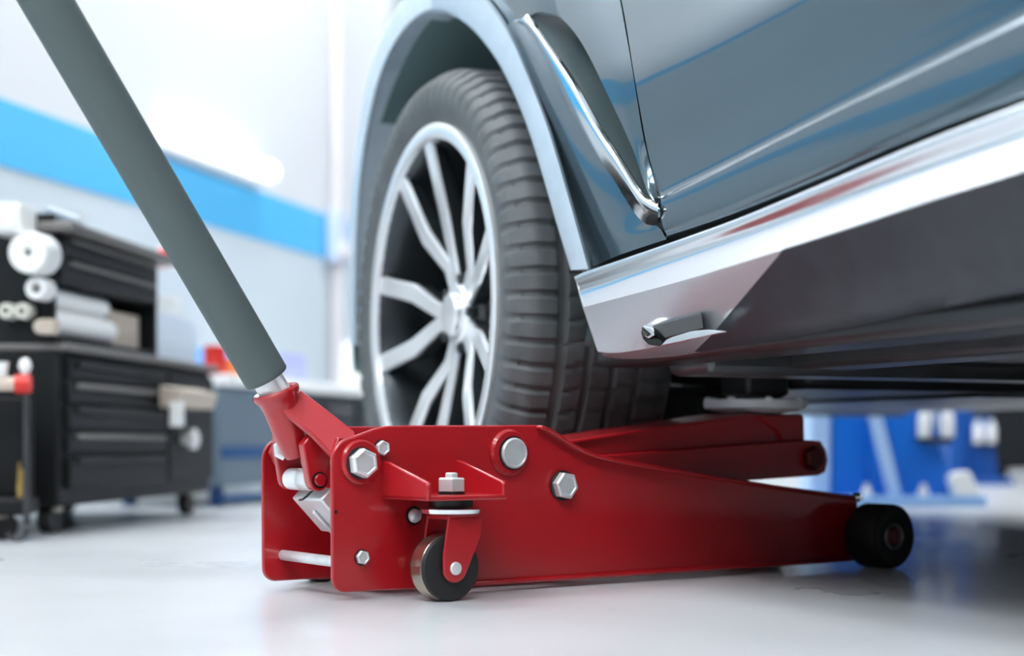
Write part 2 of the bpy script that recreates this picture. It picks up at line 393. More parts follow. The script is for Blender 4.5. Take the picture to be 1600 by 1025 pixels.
# ---- handle, socket and yoke
hb = Vector(J3(417, 591, VM)); ht = Vector(J3(71.5, 0, VM)); hd = (ht - hb).normalized()
hl = (ht - hb).length + 0.42
hdl = one('handle', WHITEM, jack, lambda bm: b_lathe(bm, [(0.0175, -0.085), (0.0175, hl * 0.5), (0.0175, hl - 0.01)], hb, hd, 28))
one('padded_sleeve', FOAM, hdl, lambda bm: b_lathe(bm, [(0.0205, 0.0002), (0.0245, 0.0), (0.0256, 0.0015), (0.0257, 0.006), (0.0257, 0.2), (0.0262, hl - 0.2), (0.0262, hl - 0.012), (0.022, hl), (0.0, hl)], hb, hd, 40), angle=50)
s0 = Vector(J3(431, 613, VM)); s1 = Vector(J3(467, 713, VM)); sd = (s1 - s0).normalized(); slen = (s1 - s0).length
yk = one('handle_socket', RED, jack, lambda bm: b_lathe(bm, [(0.0195, 0.004), (0.0205, -0.001), (0.0250, -0.0030), (0.0270, -0.0005), (0.0265, 0.0035), (0.0225, 0.009), (0.0208, 0.018), (0.0195, slen * 0.6), (0.0175, slen - 0.008), (0.014, slen - 0.001), (0.0, slen)], s0, sd, 36))
# the two arms of the yoke: broad straps from the socket to the pivot bolt
def strap(mir):
    q = lambda px, py, v: Vector(J3(px, py, v))
    top = [q(440, 640, 0.068), q(469, 607, 0.082), q(512, 640, 0.046), q(553, 672, 0.012), q(560, 690, 0.009), q(523, 722, 0.009), q(521, 714, 0.011), q(484, 675, 0.040)]
    n = (top[3] - top[0]).cross(top[1] - top[0]).normalized()
    if n.z > 0: n = -n
    bot = [p + n * 0.008 for p in top]
    def mk(bm):
        A = [bm.verts.new((p.x, p.y if not mir else VW - p.y, p.z)) for p in top]
        B = [bm.verts.new((p.x, p.y if not mir else VW - p.y, p.z)) for p in bot]
        bm.faces.new(A); bm.faces.new(B[::-1])
        for i in range(len(A)): bm.faces.new((A[i], B[i], B[(i+1) % len(A)], A[(i+1) % len(A)]))
    o = one('yoke_arm', RED, yk, mk, 0.0022)
    # ear around the pivot shaft, inside the plate
    ear = arc(0.034, 0.151, 0.021, -150, 60, 10) + [(0.030, 0.1765), (0.012, 0.178), (0.004, 0.160)]
    one('yoke_ear', RED, yk, lambda bm: b_prism(bm, ear, uvz, (0.009 if not mir else VW - 0.009), (0.016 if not mir else VW - 0.016)), 0.001)
strap(False); strap(True)
# clevis tabs carrying the white roller
tp = J(499, 750, 0.049)
tabo = [J(489, 674, 0.049), J(524, 702, 0.049), J(522, 735, 0.049)] + arc(tp[0], tp[1], 0.0125, 10, -170, 8) + [J(474, 694, 0.049)]
for v0, v1 in ((0.049, 0.062), (0.128, 0.119)):
    tb = one('clevis_tab', RED, yk, lambda bm: b_prism(bm, tabo, uvz, v0, v1), 0.0016)
    sg = -1 if v0 < 0.1 else 1
    lathe('pin_ring', BLACKP, tb, [(0.0092, -0.001), (0.0092, 0.0010), (0, 0.0010)], (tp[0], v0, tp[1]), (0, sg, 0), 28)
    lathe('pin', RED, tb, [(0.0070, 0), (0.0070, 0.0030), (0.0060, 0.0040), (0, 0.0042)], (tp[0], v0, tp[1]), (0, sg, 0), 28)
lathe('clevis_roller', WHITEM, yk, [(0.010, 0.0), (0.0125, 0.002), (0.0125, 0.022), (0.0115, 0.024), (0.0115, 0.028), (0.0125, 0.030), (0.0125, 0.052), (0.009, 0.056), (0, 0.056)], (tp[0], 0.0625, tp[1]), (0, 1, 0), 28)
pw = J3(436, 703, 0.118)
tube('pawl', WHITEM, yk, [(pw[0] + 0.002, 0.112, pw[2] + 0.009), (pw[0] - 0.002, 0.116, pw[2] + 0.004), (pw[0] - 0.001, 0.116, pw[2] - 0.004), (pw[0] + 0.005, 0.112, pw[2] - 0.008)], [0.0045, 0.0062, 0.0062, 0.005], 12)

# ---- lifting arm, link and saddle
va, vb = 0.045, 0.128
armp = [J(806, 690, va), J(885, 689, va), J(1172, 646, va), J(1206, 649, va), J(1214, 670, va), J(1224, 692, va), J(980, 713, va), J(860, 726, va), J(790, 726, va)]
la = one('lift_arm', RED, jack, lambda bm: b_prism(bm, armp, uvz, va, vb), 0.0035, seg=3)
tp2 = [J(885, 688.5, va - 0.004), J(1172, 645.5, va - 0.004), J(1172, 650.0, va - 0.004), J(885, 694.5, va - 0.004)]
one('top_plate', RED, la, lambda bm: b_prism(bm, tp2, uvz, va - 0.007, vb + 0.007), 0.0014)
vh = 0.040
head = [J(1180, 649, vh), J(1256, 648, vh), J(1258, 655, vh), J(1259, 690, vh), J(1226, 694, vh), J(1213, 672, vh)]
hd_o = one('saddle_head', RED, la, lambda bm: b_prism(bm, head, uvz, vh + 0.001, VW - vh), 0.003)
v2 = 0.030
lk = [J(930, 712, v2), J(1258, 687, v2), J(1283, 689, v2), J(1291, 703, v2), J(1294, 720, v2), J(1290, 738, v2), J(1280, 743, v2), J(1140, 753, v2), J(930, 752, v2)]
for a, b in ((v2, v2 + 0.009), (VW - v2, VW - v2 - 0.009)):
    o = one('lift_link', RED, jack, lambda bm: b_prism(bm, lk, uvz, a, b), 0.002)
    if a < 0.1:
        u, z = J(1277, 716, v2 - 0.012)
        lathe('hex_bolt', mat('red_coated_steel', (0.12, 0.012, 0.014), 0.45, 0.3), o, [(0.0175, 0), (0.0175, 0.010), (0.0155, 0.012), (0, 0.012)], (u, v2, z), (0, -1, 0), 6, 0.0008)
us, zs = J(1180, 640, VM); zs = 0.2175
def sad(bm):
    b_lathe(bm, [(0.030, -0.006), (0.060, -0.001), (0.0695, 0.002), (0.0715, 0.006), (0.0715, 0.0125), (0.0690, 0.0145), (0.062, 0.0140), (0.058, 0.010), (0, 0.010)], (us, VM, zs), (0, 0, 1), 56)
sdo = one('saddle', SADDLE, jack, sad)
for k in range(8):
    a = 2 * math.pi * (k + 0.37) / 8
    lathe('saddle_lug', SADDLE, sdo, [(0.0062, -0.004), (0.0066, 0.0), (0.0058, 0.0035), (0.003, 0.005), (0, 0.005)], (us + 0.0665 * math.cos(a), VM + 0.0665 * math.sin(a), zs + 0.0130), (0, 0, 1), 12)
SAD_W = JO + Vector((Jc, Js, 0)) * us + Vector((-Js, Jc, 0)) * VM   # saddle centre in plan
SAD_Z = zs + 0.0185

# ================================================================== THE CAR
CA = R(24); CD = Vector((math.sin(CA), -math.cos(CA), 0)); CN = Vector((-math.cos(CA), -math.sin(CA), 0))
CQ = Vector((-0.1084, 2.365, 0))
car = empty('car', CQ)
tag(car, 'dark blue-grey car with silver sill raised above the red jack', 'car')
def C(px, py, o=0.0):
    """point of the body side (offset o outwards) under an image position, relative to the car's origin"""
    ray = Vector(((px - 800) / F, 1, (HZ - py) / F))
    q = CQ + CN * o
    t = (q.dot(CN)) / (ray.dot(CN))
    return ray * t + Vector((0, 0, CAMH)) - CQ
def resample(poly, n):
    P = [Vector(p) for p in poly]; L = [0]
    for a, b in zip(P, P[1:]): L.append(L[-1] + (b - a).length)
    out = []
    for i in range(n):
        s = L[-1] * i / (n - 1); k = 0
        while k < len(P) - 2 and L[k+1] < s: k += 1
        t = (s - L[k]) / max(1e-9, L[k+1] - L[k]); out.append(P[k].lerp(P[k+1], min(1, max(0, t))))
    return out
def smooth_poly(P, it=2):
    P = [Vector(p) for p in P]
    for _ in range(it):
        Q = [P[0]]
        for a, b in zip(P, P[1:]): Q += [a.lerp(b, 0.25), a.lerp(b, 0.75)]
        P = Q + [P[-1]]
    return P
def catmull(vals, sub):
    out = []
    n = len(vals)
    for i in range(n - 1):
        p0 = vals[max(i-1, 0)]; p1 = vals[i]; p2 = vals[i+1]; p3 = vals[min(i+2, n-1)]
        for k in range(sub):
            t = k / sub
            out.append(0.5 * ((2*p1) + (p2-p0)*t + (2*p0-5*p1+4*p2-p3)*t*t + (3*p1-p0-3*p2+p3)*t*t*t))
    out.append(vals[-1]); return out
def surf(name, m, rails3, parent=car, thick=0.004, sub=1, sharp=40, rim_=True):
    """surface through rails of 3D points; normals outwards; thickened inwards"""
    n = len(rails3[0]); rows = []
    cols = [catmull([r[i] for r in rails3], sub) if sub > 1 else [r[i] for r in rails3] for i in range(n)]
    bm = bmesh.new()
    V = [[bm.verts.new(p) for p in c] for c in cols]
    for a, b in zip(V, V[1:]):
        for k in range(len(a) - 1): face(bm, (a[k], a[k+1], b[k+1], b[k]))
    bmesh.ops.remove_doubles(bm, verts=bm.verts, dist=1e-5)
    bm.normal_update()
    s = sum(f.normal.dot(CN) * f.calc_area() for f in bm.faces)
    if s < 0: bmesh.ops.reverse_faces(bm, faces=bm.faces)
    o = link(name, bm, m, parent, angle=sharp, recalc=False)
    if thick:
        md = o.modifiers.new('thickness', 'SOLIDIFY'); md.thickness = thick; md.offset = -1; md.use_rim = rim_
        es = o.modifiers.new('edges', 'EDGE_SPLIT'); es.split_angle = R(sharp); es.use_edge_sharp = True
    return o
def rail(poly, off, n, smooth=1):
    """px polyline of (x, y) with an offset (number, or a list interpolated along it)"""
    P = [Vector((p[0], p[1], 0)) for p in poly]
    if P[-1].x == 1750:   # the body side runs on past the frame
        d = P[-1] - P[-2]; P.append(P[-1] + d * (400 / d.x))
    if smooth: P = smooth_poly(P, smooth)
    P = resample(P, n)
    if isinstance(off, (int, float)): off = [off, off]
    out = []
    for i, p in enumerate(P):
        s = i / (n - 1) * (len(off) - 1); k = min(int(s), len(off) - 2)
        out.append(C(p.x, p.y, off[k] + (off[k+1] - off[k]) * (s - k)))
    return out

# ---- wheel arch trim
outer = [(548,540),(545,480),(546,400),(549,310),(554,250),(560,200),(568,148),(580,96),(600,46),(626,0),(655,-36),(692,-52),(730,-38),(766,0),(796,40),(826,112),(858,190),(884,280),(898,328),(912,380),(923,420)]
inner = [(556,540),(555,480),(556,410),(560,310),(566,250),(574,200),(586,146),(600,100),(620,62),(640,38),(660,22),(680,17),(700,19),(720,30),(740,46),(760,70),(780,98),(800,138),(826,200),(853,292),(869,348),(894,429)]
def by_angle(poly, angs):
    A = sorted((math.atan2((p[0] - 700) * 2.6, 440 - p[1]), p) for p in poly)
    out = []
    for a in angs:
        k = 0
        while k < len(A) - 2 and A[k+1][0] < a: k += 1
        t = (a - A[k][0]) / (A[k+1][0] - A[k][0]); t = min(1, max(0, t))
        out.append((A[k][1][0] + (A[k+1][1][0] - A[k][1][0]) * t, A[k][1][1] + (A[k+1][1][1] - A[k][1][1]) * t))
    return out
NA = 64
angs = [-1.83 + (1.83 + 1.535) * i / (NA - 1) for i in range(NA)]
def sm(P, it=3):
    for _ in range(it):
        P = [P[0]] + [((a[0] + 2*b[0] + c[0]) / 4, (a[1] + 2*b[1] + c[1]) / 4) for a, b, c in zip(P, P[1:], P[2:])] + [P[-1]]
    return P
po = sm(by_angle(smooth_poly([(*p, 0) for p in outer], 2), angs)); pi_ = sm(by_angle(smooth_poly([(*p, 0) for p in inner], 2), angs))
def lerp2(a, b, t): return (a[0] + (b[0] - a[0]) * t, a[1] + (b[1] - a[1]) * t)
def foff(i, base, front): # front of the arch curls inboard
    k = max(0, 1 - i / (NA * 0.42)); return base + (front - base) * k * k
rA = [C(*p, foff(i, 0.004, -0.035)) for i, p in enumerate(po)]
rB = [C(*lerp2(p, q, 0.12), foff(i, 0.016, -0.016)) for i, (p, q) in enumerate(zip(po, pi_))]
rC = [C(*lerp2(p, q, 0.90), foff(i, 0.016, 0.006)) for i, (p, q) in enumerate(zip(po, pi_))]
rD = [C(*q, foff(i, 0.010, 0.004)) for i, q in enumerate(pi_)]
rE = [p - CN * 0.05 for p in rD]
surf('arch_trim', TRIMP, [rA, rB, rC, rD, rE], thick=0.003, sharp=50)

# ---- fender: upper part over the arch
gap = [(925,-330),(944,-130),(958,-60),(970,0),(980,56),(990,112),(1004,204),(1012,240),(1024,286),(1030,311),(1029,330),(1033,354),(1040,370),(1043,376)]
ridge = [(830,-330),(848,-160),(858,-40),(872,25),(896,46),(920,86),(940,128),(960,170),(976,204),(992,240),(1004,280),(1014,306),(1021,314)]
NF = 40
arch_over = [po[i] for i in range(8, 51)]
def mixrail(P, offs, n):
    Q = resample([(*p, 0) for p in P], n); out = []
    for i, p in enumerate(Q):
        s = i / (n - 1) * (len(offs) - 1); k = min(int(s), len(offs) - 2)
        out.append(C(p.x, p.y, offs[k] + (offs[k+1] - offs[k]) * (s - k)))
    return out
outer_over = [p for p in po if p[1] < 60]
i0 = po.index(outer_over[0])
rin = mixrail(outer_over, [-0.022, -0.004, 0.0, 0.001, 0.001], NF)
rmid = mixrail([(596,30),(612,-30),(642,-100),(690,-140),(750,-130),(800,-70),(830,-10),(838,20)], [-0.08, -0.015, 0.0, 0.004, 0.004, 0.002], NF)
rtop = mixrail([(604,0),(622,-80),(650,-200),(680,-330),(740,-330),(800,-330),(835,-200),(858,-40),(872,25)], [-0.14, -0.08, -0.05, -0.06, -0.055, -0.05, -0.02, -0.002, -0.004], NF)
surf('fender', PAINT, [rin, rmid, rtop], sub=4)
# rear strip of the fender, between the vent edge and the door gap
doff = [(-330, -0.095), (-130, -0.042), (20, -0.010), (112, 0.0085), (165, 0.0055), (235, -0.003), (276, -0.0058), (304, -0.0066), (313, 0.0), (333, 0.0015), (346, 0.0004), (360, -0.003), (376, -0.018)]
def doffy(y):
    for (a, b), (c, d) in zip(doff, doff[1:]):
        if y <= c: return b + (d - b) * max(0, min(1, (y - a) / (c - a)))
    return doff[-1][1]
def yrail(poly, n, dx, fo):
    Q = resample(smooth_poly([(*p, 0) for p in poly], 2), n)
    return [C(p.x + dx, p.y, fo(p.y)) for p in Q]
gapA = [p for p in gap if p[1] <= 314]
NR = 48
r1 = yrail(ridge, NR, 0, lambda y: doffy(y) * 0.6 + 0.006)
r2 = yrail(gapA, NR, -1.2, doffy)
rm = [(a * 0.5 + b * 0.5) + CN * 0.002 for a, b in zip(r1, r2)]
surf('fender_rear', PAINT, [r1, rm, r2], sub=3, rim_=False)
# lower fender between the trim and the chrome vent blade, down to the sill
lowL = [(796,40),(826,112),(858,190),(884,280),(898,328),(912,380),(924,419)]
chl = [(814,32),(840,74),(872,132),(908,204),(944,258),(966,292),(980,316),(996,340),(1016,353),(1028,353),(1032,356),(1041,374)]
l1 = yrail(lowL, NR, -3, lambda y: 0.002 - 0.018 * max(0, (y - 150) / 270))
l2 = yrail(chl, NR, 0, lambda y: -0.015 * max(0, (y - 110) / 265))
lm = [(a * 0.5 + b * 0.5) + CN * 0.006 for a, b in zip(l1, l2)]
surf('fender_lower', PAINT, [l1, lm, l2], sub=4)
# chrome blade and the recess behind it
chr_ = [(826,22),(860,72),(900,128),(940,204),(966,240),(996,290),(1010,309),(1020,313),(1028,314)]
chlb = [(800,38),(814,30),(840,74),(872,132),(908,204),(944,258),(966,292),(980,316),(996,340),(1012,353),(1028,352)]
b1 = yrail(chlb, NR, 0, lambda y: 0.001); b2 = yrail(chr_, NR, 0, lambda y: 0.001)
b3 = yrail([lerp2(p, q, 0.62) for p, q in zip([(v.x, v.y) for v in resample([(*p, 0) for p in chlb], 12)], [(v.x, v.y) for v in resample([(*p, 0) for p in chr_], 12)])], NR, 0, lambda y: 0.0065)
surf('vent_blade', CHROME, [b1, b3, b2], sub=5, thick=0.003, sharp=60)
rec1 = [p - CN * 0.002 for p in b2]; rec2 = yrail(ridge[3:], NR, 0, lambda y: doffy(y) * 0.6 + 0.004)
recm = [a * 0.45 + b * 0.55 - CN * 0.045 for a, b in zip(rec1, rec2)]
surf('vent_recess', mat('vent_gloss_black', (0.05, 0.075, 0.08), 0.25, coat=0.5), [rec1, recm, rec2], sub=4)

# ---- front door
ND = 54
def drail(pts, off): return rail(pts, off, ND, smooth=2)
door = [
 drail([(928,-330),(1750,-1000)], -0.095),
 drail([(946,-130),(1350,-420),(1750,-700)], -0.042),
 drail([(975,20),(1120,-45),(1300,-142),(1750,-395)], -0.010),
 drail([(990,112),(1120,52),(1300,-46),(1750,-300)], 0.0085),
 drail([(999,165),(1120,108),(1300,12),(1597,-150),(1750,-235)], 0.0055),
 drail([(1012,235),(1120,185),(1300,92),(1597,-62),(1750,-145)], -0.0030),
 drail([(1022,276),(1120,228),(1300,137),(1597,-15),(1750,-97)], -0.0058),
 drail([(1030,304),(1120,262),(1300,172),(1597,27),(1750,-52)], -0.0066),
]
crease_px = [(1032.5,313),(1100,281),(1225,216),(1325,166),(1428,119),(1597,36),(1750,-42)]
crease = drail(crease_px, 0.0)
lowd = [crease, drail([(1032.5,322),(1100,293),(1225,233),(1325,187),(1428,144),(1597,68),(1750,-2)], 0.0008),
        drail([(1032.5,333),(1100,306),(1225,250),(1325,208),(1428,168),(1597,96),(1750,28)], 0.0008),
        drail([(1034,346),(1100,320),(1225,268),(1325,229),(1428,190),(1597,122),(1750,58)], 0.0004),
        drail([(1038,360),(1110,335),(1218,290),(1325,249),(1436,204),(1597,142),(1750,78)], -0.0016),
        drail([(1044,371),(1120,347),(1209,313),(1444,213),(1597,157),(1750,95)], -0.009),
        drail([(1045,376),(1120,352),(1209,318),(1444,219),(1597,163),(1750,101)], -0.034)]
surf('front_door', PAINT, door + [crease], sub=5, sharp=25, rim_=False)
surf('door_lower', PAINT, lowd, sub=4, sharp=25, rim_=False)
# gap filler behind the door seam and above the sill
GAPM = mat('seam_black', (0.012, 0.016, 0.017), 0.6)
g1 = yrail(gap, NR, -5, lambda y: doffy(y) - 0.012); g2 = yrail(gap, NR, 6, lambda y: doffy(y) - 0.012)
surf('door_seam', GAPM, [g1, g2], thick=0.002)
surf('sill_seam', GAPM, [rail([(915,412),(1040,362),(1209,306),(1444,206),(1750,82)], -0.032, ND), rail([(905,436),(1040,388),(1209,330),(1444,230),(1750,106)], -0.026, ND)], thick=0.002)

# ---- silver sill
NS = 76
def srail(pts, off): return rail(pts, off, NS, smooth=2)
L0 = [(898,431),(923,421),(974,404),(1120,354),(1209,319),(1444,219),(1597,162),(1750,102)]
L0b = [(901,438),(926,429),(976,412),(1122,362),(1211,329),(1444,232),(1597,176),(1750,117)]
Lm = [(905,455),(935,448),(1000,425),(1130,383),(1225,349),(1444,268),(1597,217),(1750,164)]
L1 = [(912,480),(942,472),(1060,441),(1180,404),(1300,367),(1444,318),(1597,268),(1750,218)]
L1b = [(914,488),(944,479),(1060,448),(1180,411),(1300,373),(1444,324),(1597,275),(1750,226)]
L2 = [(934,549),(960,553),(1032,541),(1140,517),(1288,487),(1421,454),(1567,421),(1597,413),(1750,376)]
L3 = [(945,557),(972,562),(1050,556),(1140,540),(1226,527),(1340,507),(1440,486),(1597,456),(1750,424)]
s_in = [p - CN * 0.022 for p in srail(L0, 0.020)]
up = [s_in, srail(L0, 0.018), srail(L0b, 0.021), srail(Lm, [0.019, 0.0145, 0.013, 0.013]), srail(L1, [0.026, 0.034, 0.036, 0.036])]
def split(P, x):
    A = []; B = []
    for a, b in zip(P, P[1:]):
        if a[0] <= x: A.append(a)
        if a[0] <= x < b[0]:
            c = (x, a[1] + (b[1] - a[1]) * (x - a[0]) / (b[0] - a[0])); A.append(c); B.append(c)
        if b[0] > x: B.append(b)
    return A, B
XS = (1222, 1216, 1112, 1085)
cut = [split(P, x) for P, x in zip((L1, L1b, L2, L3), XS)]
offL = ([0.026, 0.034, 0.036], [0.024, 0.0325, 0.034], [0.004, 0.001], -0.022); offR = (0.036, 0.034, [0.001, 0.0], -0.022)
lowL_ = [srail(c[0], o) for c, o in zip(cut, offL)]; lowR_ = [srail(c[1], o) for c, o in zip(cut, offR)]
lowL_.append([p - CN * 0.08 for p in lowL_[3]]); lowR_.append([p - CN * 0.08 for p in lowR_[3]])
lowr = lowL_
sill = surf('sill_panel', SILL, up, sub=4, sharp=60)
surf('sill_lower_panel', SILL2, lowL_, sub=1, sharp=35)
surf('sill_dark_reflection', SILLD, lowR_, sub=1, sharp=35)  # dark reflection on the right of the sill, painted as a separate darker piece
# front end of the sill, turned in towards the wheel
endc = [r[0] for r in up] + [r[0] for r in lowr[1:4]]
surf('sill_end_cap', SILL2, [endc, [p - CN * 0.09 + CD * 0.012 for p in endc]], thick=0.003)
# jacking-point recess
jp = one('jack_point', mat('recess_grey', (0.10, 0.10, 0.10), 0.35, 0.5), car, lambda bm: b_prism(bm, [(1019,509),(1095,489),(1099,513),(1040,528)], lambda p, t: C(p[0], p[1], t), 0.022, 0.002), 0.001)
one('jack_point_lip', CHROME, jp, lambda bm: b_prism(bm, [(1032,541),(1042,529),(1080,517),(1104,515),(1137,518)], lambda p, t: C(p[0], p[1], t), 0.022, 0.0), 0.001)
one('jack_point_lug', CHROME, jp, lambda bm: b_prism(bm, [(1002,510),(1006,508),(1021,512),(1023,524),(1014,530),(1004,523)], lambda p, t: C(p[0], p[1], t), 0.028, 0.006), 0.0015)
one('jack_point_shadow_gap', BLACKP, jp, lambda bm: b_prism(bm, [(1001,517),(1013,531),(1024,527),(1034,533),(1032,541),(1014,539),(1005,530)], lambda p, t: C(p[0], p[1], t), 0.021, 0.004), 0.001)

# ---- wheel-arch liner, floor pan and frame
def cs(s, o, z): return CD * s + CN * o + Vector((0, 0, z))
HUBZ = 0.3715
def liner(bm):
    prev = None
    for i in range(41):
        a = R(-128 + 256 * i / 40); rr = 0.478
        s = rr * math.sin(a); z = HUBZ + rr * math.cos(a)
        row = [bm.verts.new(cs(s, o, max(z, 0.30))) for o in (-0.012, -0.12, -0.30)]
        row.append(bm.verts.new(cs(s * 0.2, -0.34, max(HUBZ + rr * math.cos(a) * 0.2, 0.30))))
        if prev:
            for k in range(3): face(bm, (prev[k], row[k], row[k+1], prev[k+1]))
        prev = row
o = one('arch_liner', LINER, car, liner, angle=60)
def slab(name, m, s0, s1, o0, o1, z0, z1, bevel=0.004, parent=car):
    def mk(bm):
        b_box(bm, s0, s1, o0, o1, z0, z1)
        for v in bm.verts: v.co = cs(*v.co)
    return one(name, m, parent, mk, bevel)
pan = slab('floor_pan', UNDER, 0.44, 3.0, -0.045, -1.75, 0.292, 0.33)
slab('inner_sill', UNDER, 0.46, 3.0, -0.03, -0.11, 0.268, 0.295, 0.008, pan)
slab('frame_rail', UNDER2, 0.50, 2.6, -0.22, -0.30, 0.262, 0.295, 0.008, pan)
slab('floor_tray', UNDER, 0.56, 2.4, -0.36, -0.78, 0.272, 0.293, 0.01, pan)
slab('exhaust_tunnel_cover', UNDER2, 0.40, 2.6, -0.86, -1.04, 0.246, 0.295, 0.014, pan)
slab('control_arm', UNDER, -0.28, 0.20, -0.27, -0.50, 0.150, 0.26, 0.02, pan)
slab('far_sill', UNDER, -0.3, 3.0, -1.62, -1.78, 0.232, 0.40, 0.014, pan)
slab('engine_tray', UNDER, -0.90, 0.45, -0.36, -1.60, 0.246, 0.33, 0.014, pan)
slab('engine_tray_rib', UNDER2, -0.86, 0.40, -0.70, -0.80, 0.240, 0.25, 0.004, pan)
slab('bumper_lip', UNDER, -0.96, -0.89, -0.45, -1.60, 0.236, 0.34, 0.012, pan)
# upper body, out of the frame: bonnet, side glass, roof, far side
GLASSD = mat('tinted_glass', (0.02, 0.025, 0.028), 0.05, coat=0.5)
slab('bonnet', PAINT, -0.45, 0.45, -0.30, -1.66, 0.93, 0.96, 0.01)
slab('side_glass', GLASSD, 0.50, 2.6, -0.16, -0.17, 0.95, 1.42, 0.002)
slab('roof', PAINT, 0.70, 2.6, -0.18, -1.60, 1.42, 1.46, 0.015)
slab('far_side', PAINT, -0.80, 2.8, -1.74, -1.78, 0.40, 0.96, 0.01)
slab('far_glass', GLASSD, 0.50, 2.6, -1.62, -1.63, 0.95, 1.42, 0.002)
slab('windscreen', GLASSD, 0.44, 0.46, -0.2, -1.58, 0.95, 1.43, 0.002)
slab('frame_rail', UNDER2, 0.50, 2.6, -1.40, -1.48, 0.262, 0.295, 0.008, pan)
slab('cross_member', UNDER2, 0.52, 0.62, -0.10, -1.6, 0.255, 0.293, 0.01, pan)
sw = SAD_W - CQ; ss, so = sw.dot(CD), sw.dot(CN)
slab('jacking_pad', UNDER, ss - 0.035, ss + 0.035, so - 0.035, so + 0.035, SAD_Z, 0.295, 0.006, pan)
# nose of the car, behind the wheel as seen from here
def nose(bm):
    rows = []
    for s, o in ((-0.47, -0.10), (-0.60, -0.16), (-0.75, -0.26), (-0.85, -0.42), (-0.92, -0.7), (-0.95, -1.0)):
        rows.append([bm.verts.new(cs(s, o, z)) for z in (0.24, 0.5, 0.72, 0.80)])
    for a, b in zip(rows, rows[1:]):
        for k in range(3): face(bm, (a[k], a[k+1], b[k+1], b[k]))
o = one('front_bumper', PAINT, car, nose); md = o.modifiers.new('thickness', 'SOLIDIFY'); md.thickness = 0.01

# ---- wheel
WX = Vector(((668 - 800) / F * 2.365, 2.365, HUBZ))
WROT = R(-67.5)
def wp(r, a, y): return (r * math.sin(a), y, r * math.cos(a))
RT = 0.3715
# tyre
prof = [(0.283, 0.016), (0.291, 0.004), (0.302, 0.000), (0.316, -0.006), (0.330, -0.0085), (0.342, -0.008), (0.350, -0.004), (0.3565, 0.004)]
ncol = 52; tw0, tw1 = 0.010, 0.230
def crown(y):
    k = abs((y - 0.12) / 0.11); return RT - 0.0015 * k * k - 0.010 * max(0, (k - 0.80) / 0.20) ** 2
def tyre(bm):
    NT = 504; rings = []
    ys = [tw0 + (tw1 - tw0) * j / (ncol - 1) for j in range(ncol)]
    back = [(r, 0.24 - y) for r, y in prof[::-1]]
    for i in range(NT):
        a = 2 * math.pi * i / NT; row = []
        for q, (r, y) in enumerate(prof):
            rr = r; yy = y
            if q >= 5 and (i % 7) in (0, 1): yy += 0.003; rr -= 0.002   # shoulder lugs
            row.append(bm.verts.new(wp(rr, a, yy)))
        for j, y in enumerate(ys):
            r = crown(y)
            skew = i + int((y - 0.12) * 28)
            if any(abs(y - g) < 0.0048 for g in (0.062, 0.102, 0.142, 0.182)): r -= 0.0075
            elif y < 0.058 and (i % 7) in (0, 1): r -= 0.0055
            elif y > 0.186 and (i % 7) in (3, 4): r -= 0.0055
            elif (skew % 7) == 0 and 0.066 < y < 0.178: r -= 0.0035
            row.append(bm.verts.new(wp(r, a, y)))
        for r, y in back: row.append(bm.verts.new(wp(r, a, y)))
        rings.append(row)
    for i in range(NT):
        A, B = rings[i], rings[(i + 1) % NT]
        for k in range(len(A) - 1): face(bm, (A[k], A[k+1], B[k+1], B[k]))
def wheelpart(name, m, fn, parent, **k):
    o = one(name, m, parent, fn, **k); return o
rim = wheelpart('wheel_rim', RIMS, lambda bm: b_lathe(bm, [(0.286, 0.012), (0.289, 0.004), (0.288, -0.002), (0.284, -0.004), (0.270, -0.003), (0.2645, 0.0), (0.2635, 0.006)], (0, 0, 0), (0, 1, 0), 96, closed_ends=False), car)
rim.location = WX - CQ; rim.rotation_euler = (0, 0, WROT)
wheelpart('tire', TYRE, tyre, rim, angle=38)
wheelpart('rim_barrel', RIMD, lambda bm: b_lathe(bm, [(0.2640, 0.005), (0.259, 0.014), (0.254, 0.035), (0.248, 0.10), (0.255, 0.19), (0.268, 0.225)], (0, 0, 0), (0, 1, 0), 72, closed_ends=False), rim)
wheelpart('brake_disc', mat('brake_iron', (0.20, 0.21, 0.22), 0.38, 0.8), lambda bm: b_lathe(bm, [(0.0, 0.112), (0.085, 0.112), (0.088, 0.122), (0.188, 0.122), (0.190, 0.126), (0.190, 0.148), (0, 0.150)], (0, 0, 0), (0, 1, 0), 64), rim)
wheelpart('brake_backplate', BLACKP, lambda bm: b_lathe(bm, [(0, 0.168), (0.246, 0.168), (0.246, 0.172), (0, 0.174)], (0, 0, 0), (0, 1, 0), 64), rim)
cal = [(0.12, -0.6), (0.20, -0.62), (0.215, -0.25), (0.215, 0.1), (0.20, 0.45), (0.12, 0.42)]
wheelpart('brake_caliper', mat('caliper_grey', (0.10, 0.105, 0.11), 0.4, 0.5), lambda bm: b_prism(bm, [(r * math.sin(1.6 + a), r * math.cos(1.6 + a)) for r, a in cal], lambda p, t: (p[0], t, p[1]), 0.088, 0.162), rim, bevel=0.008)
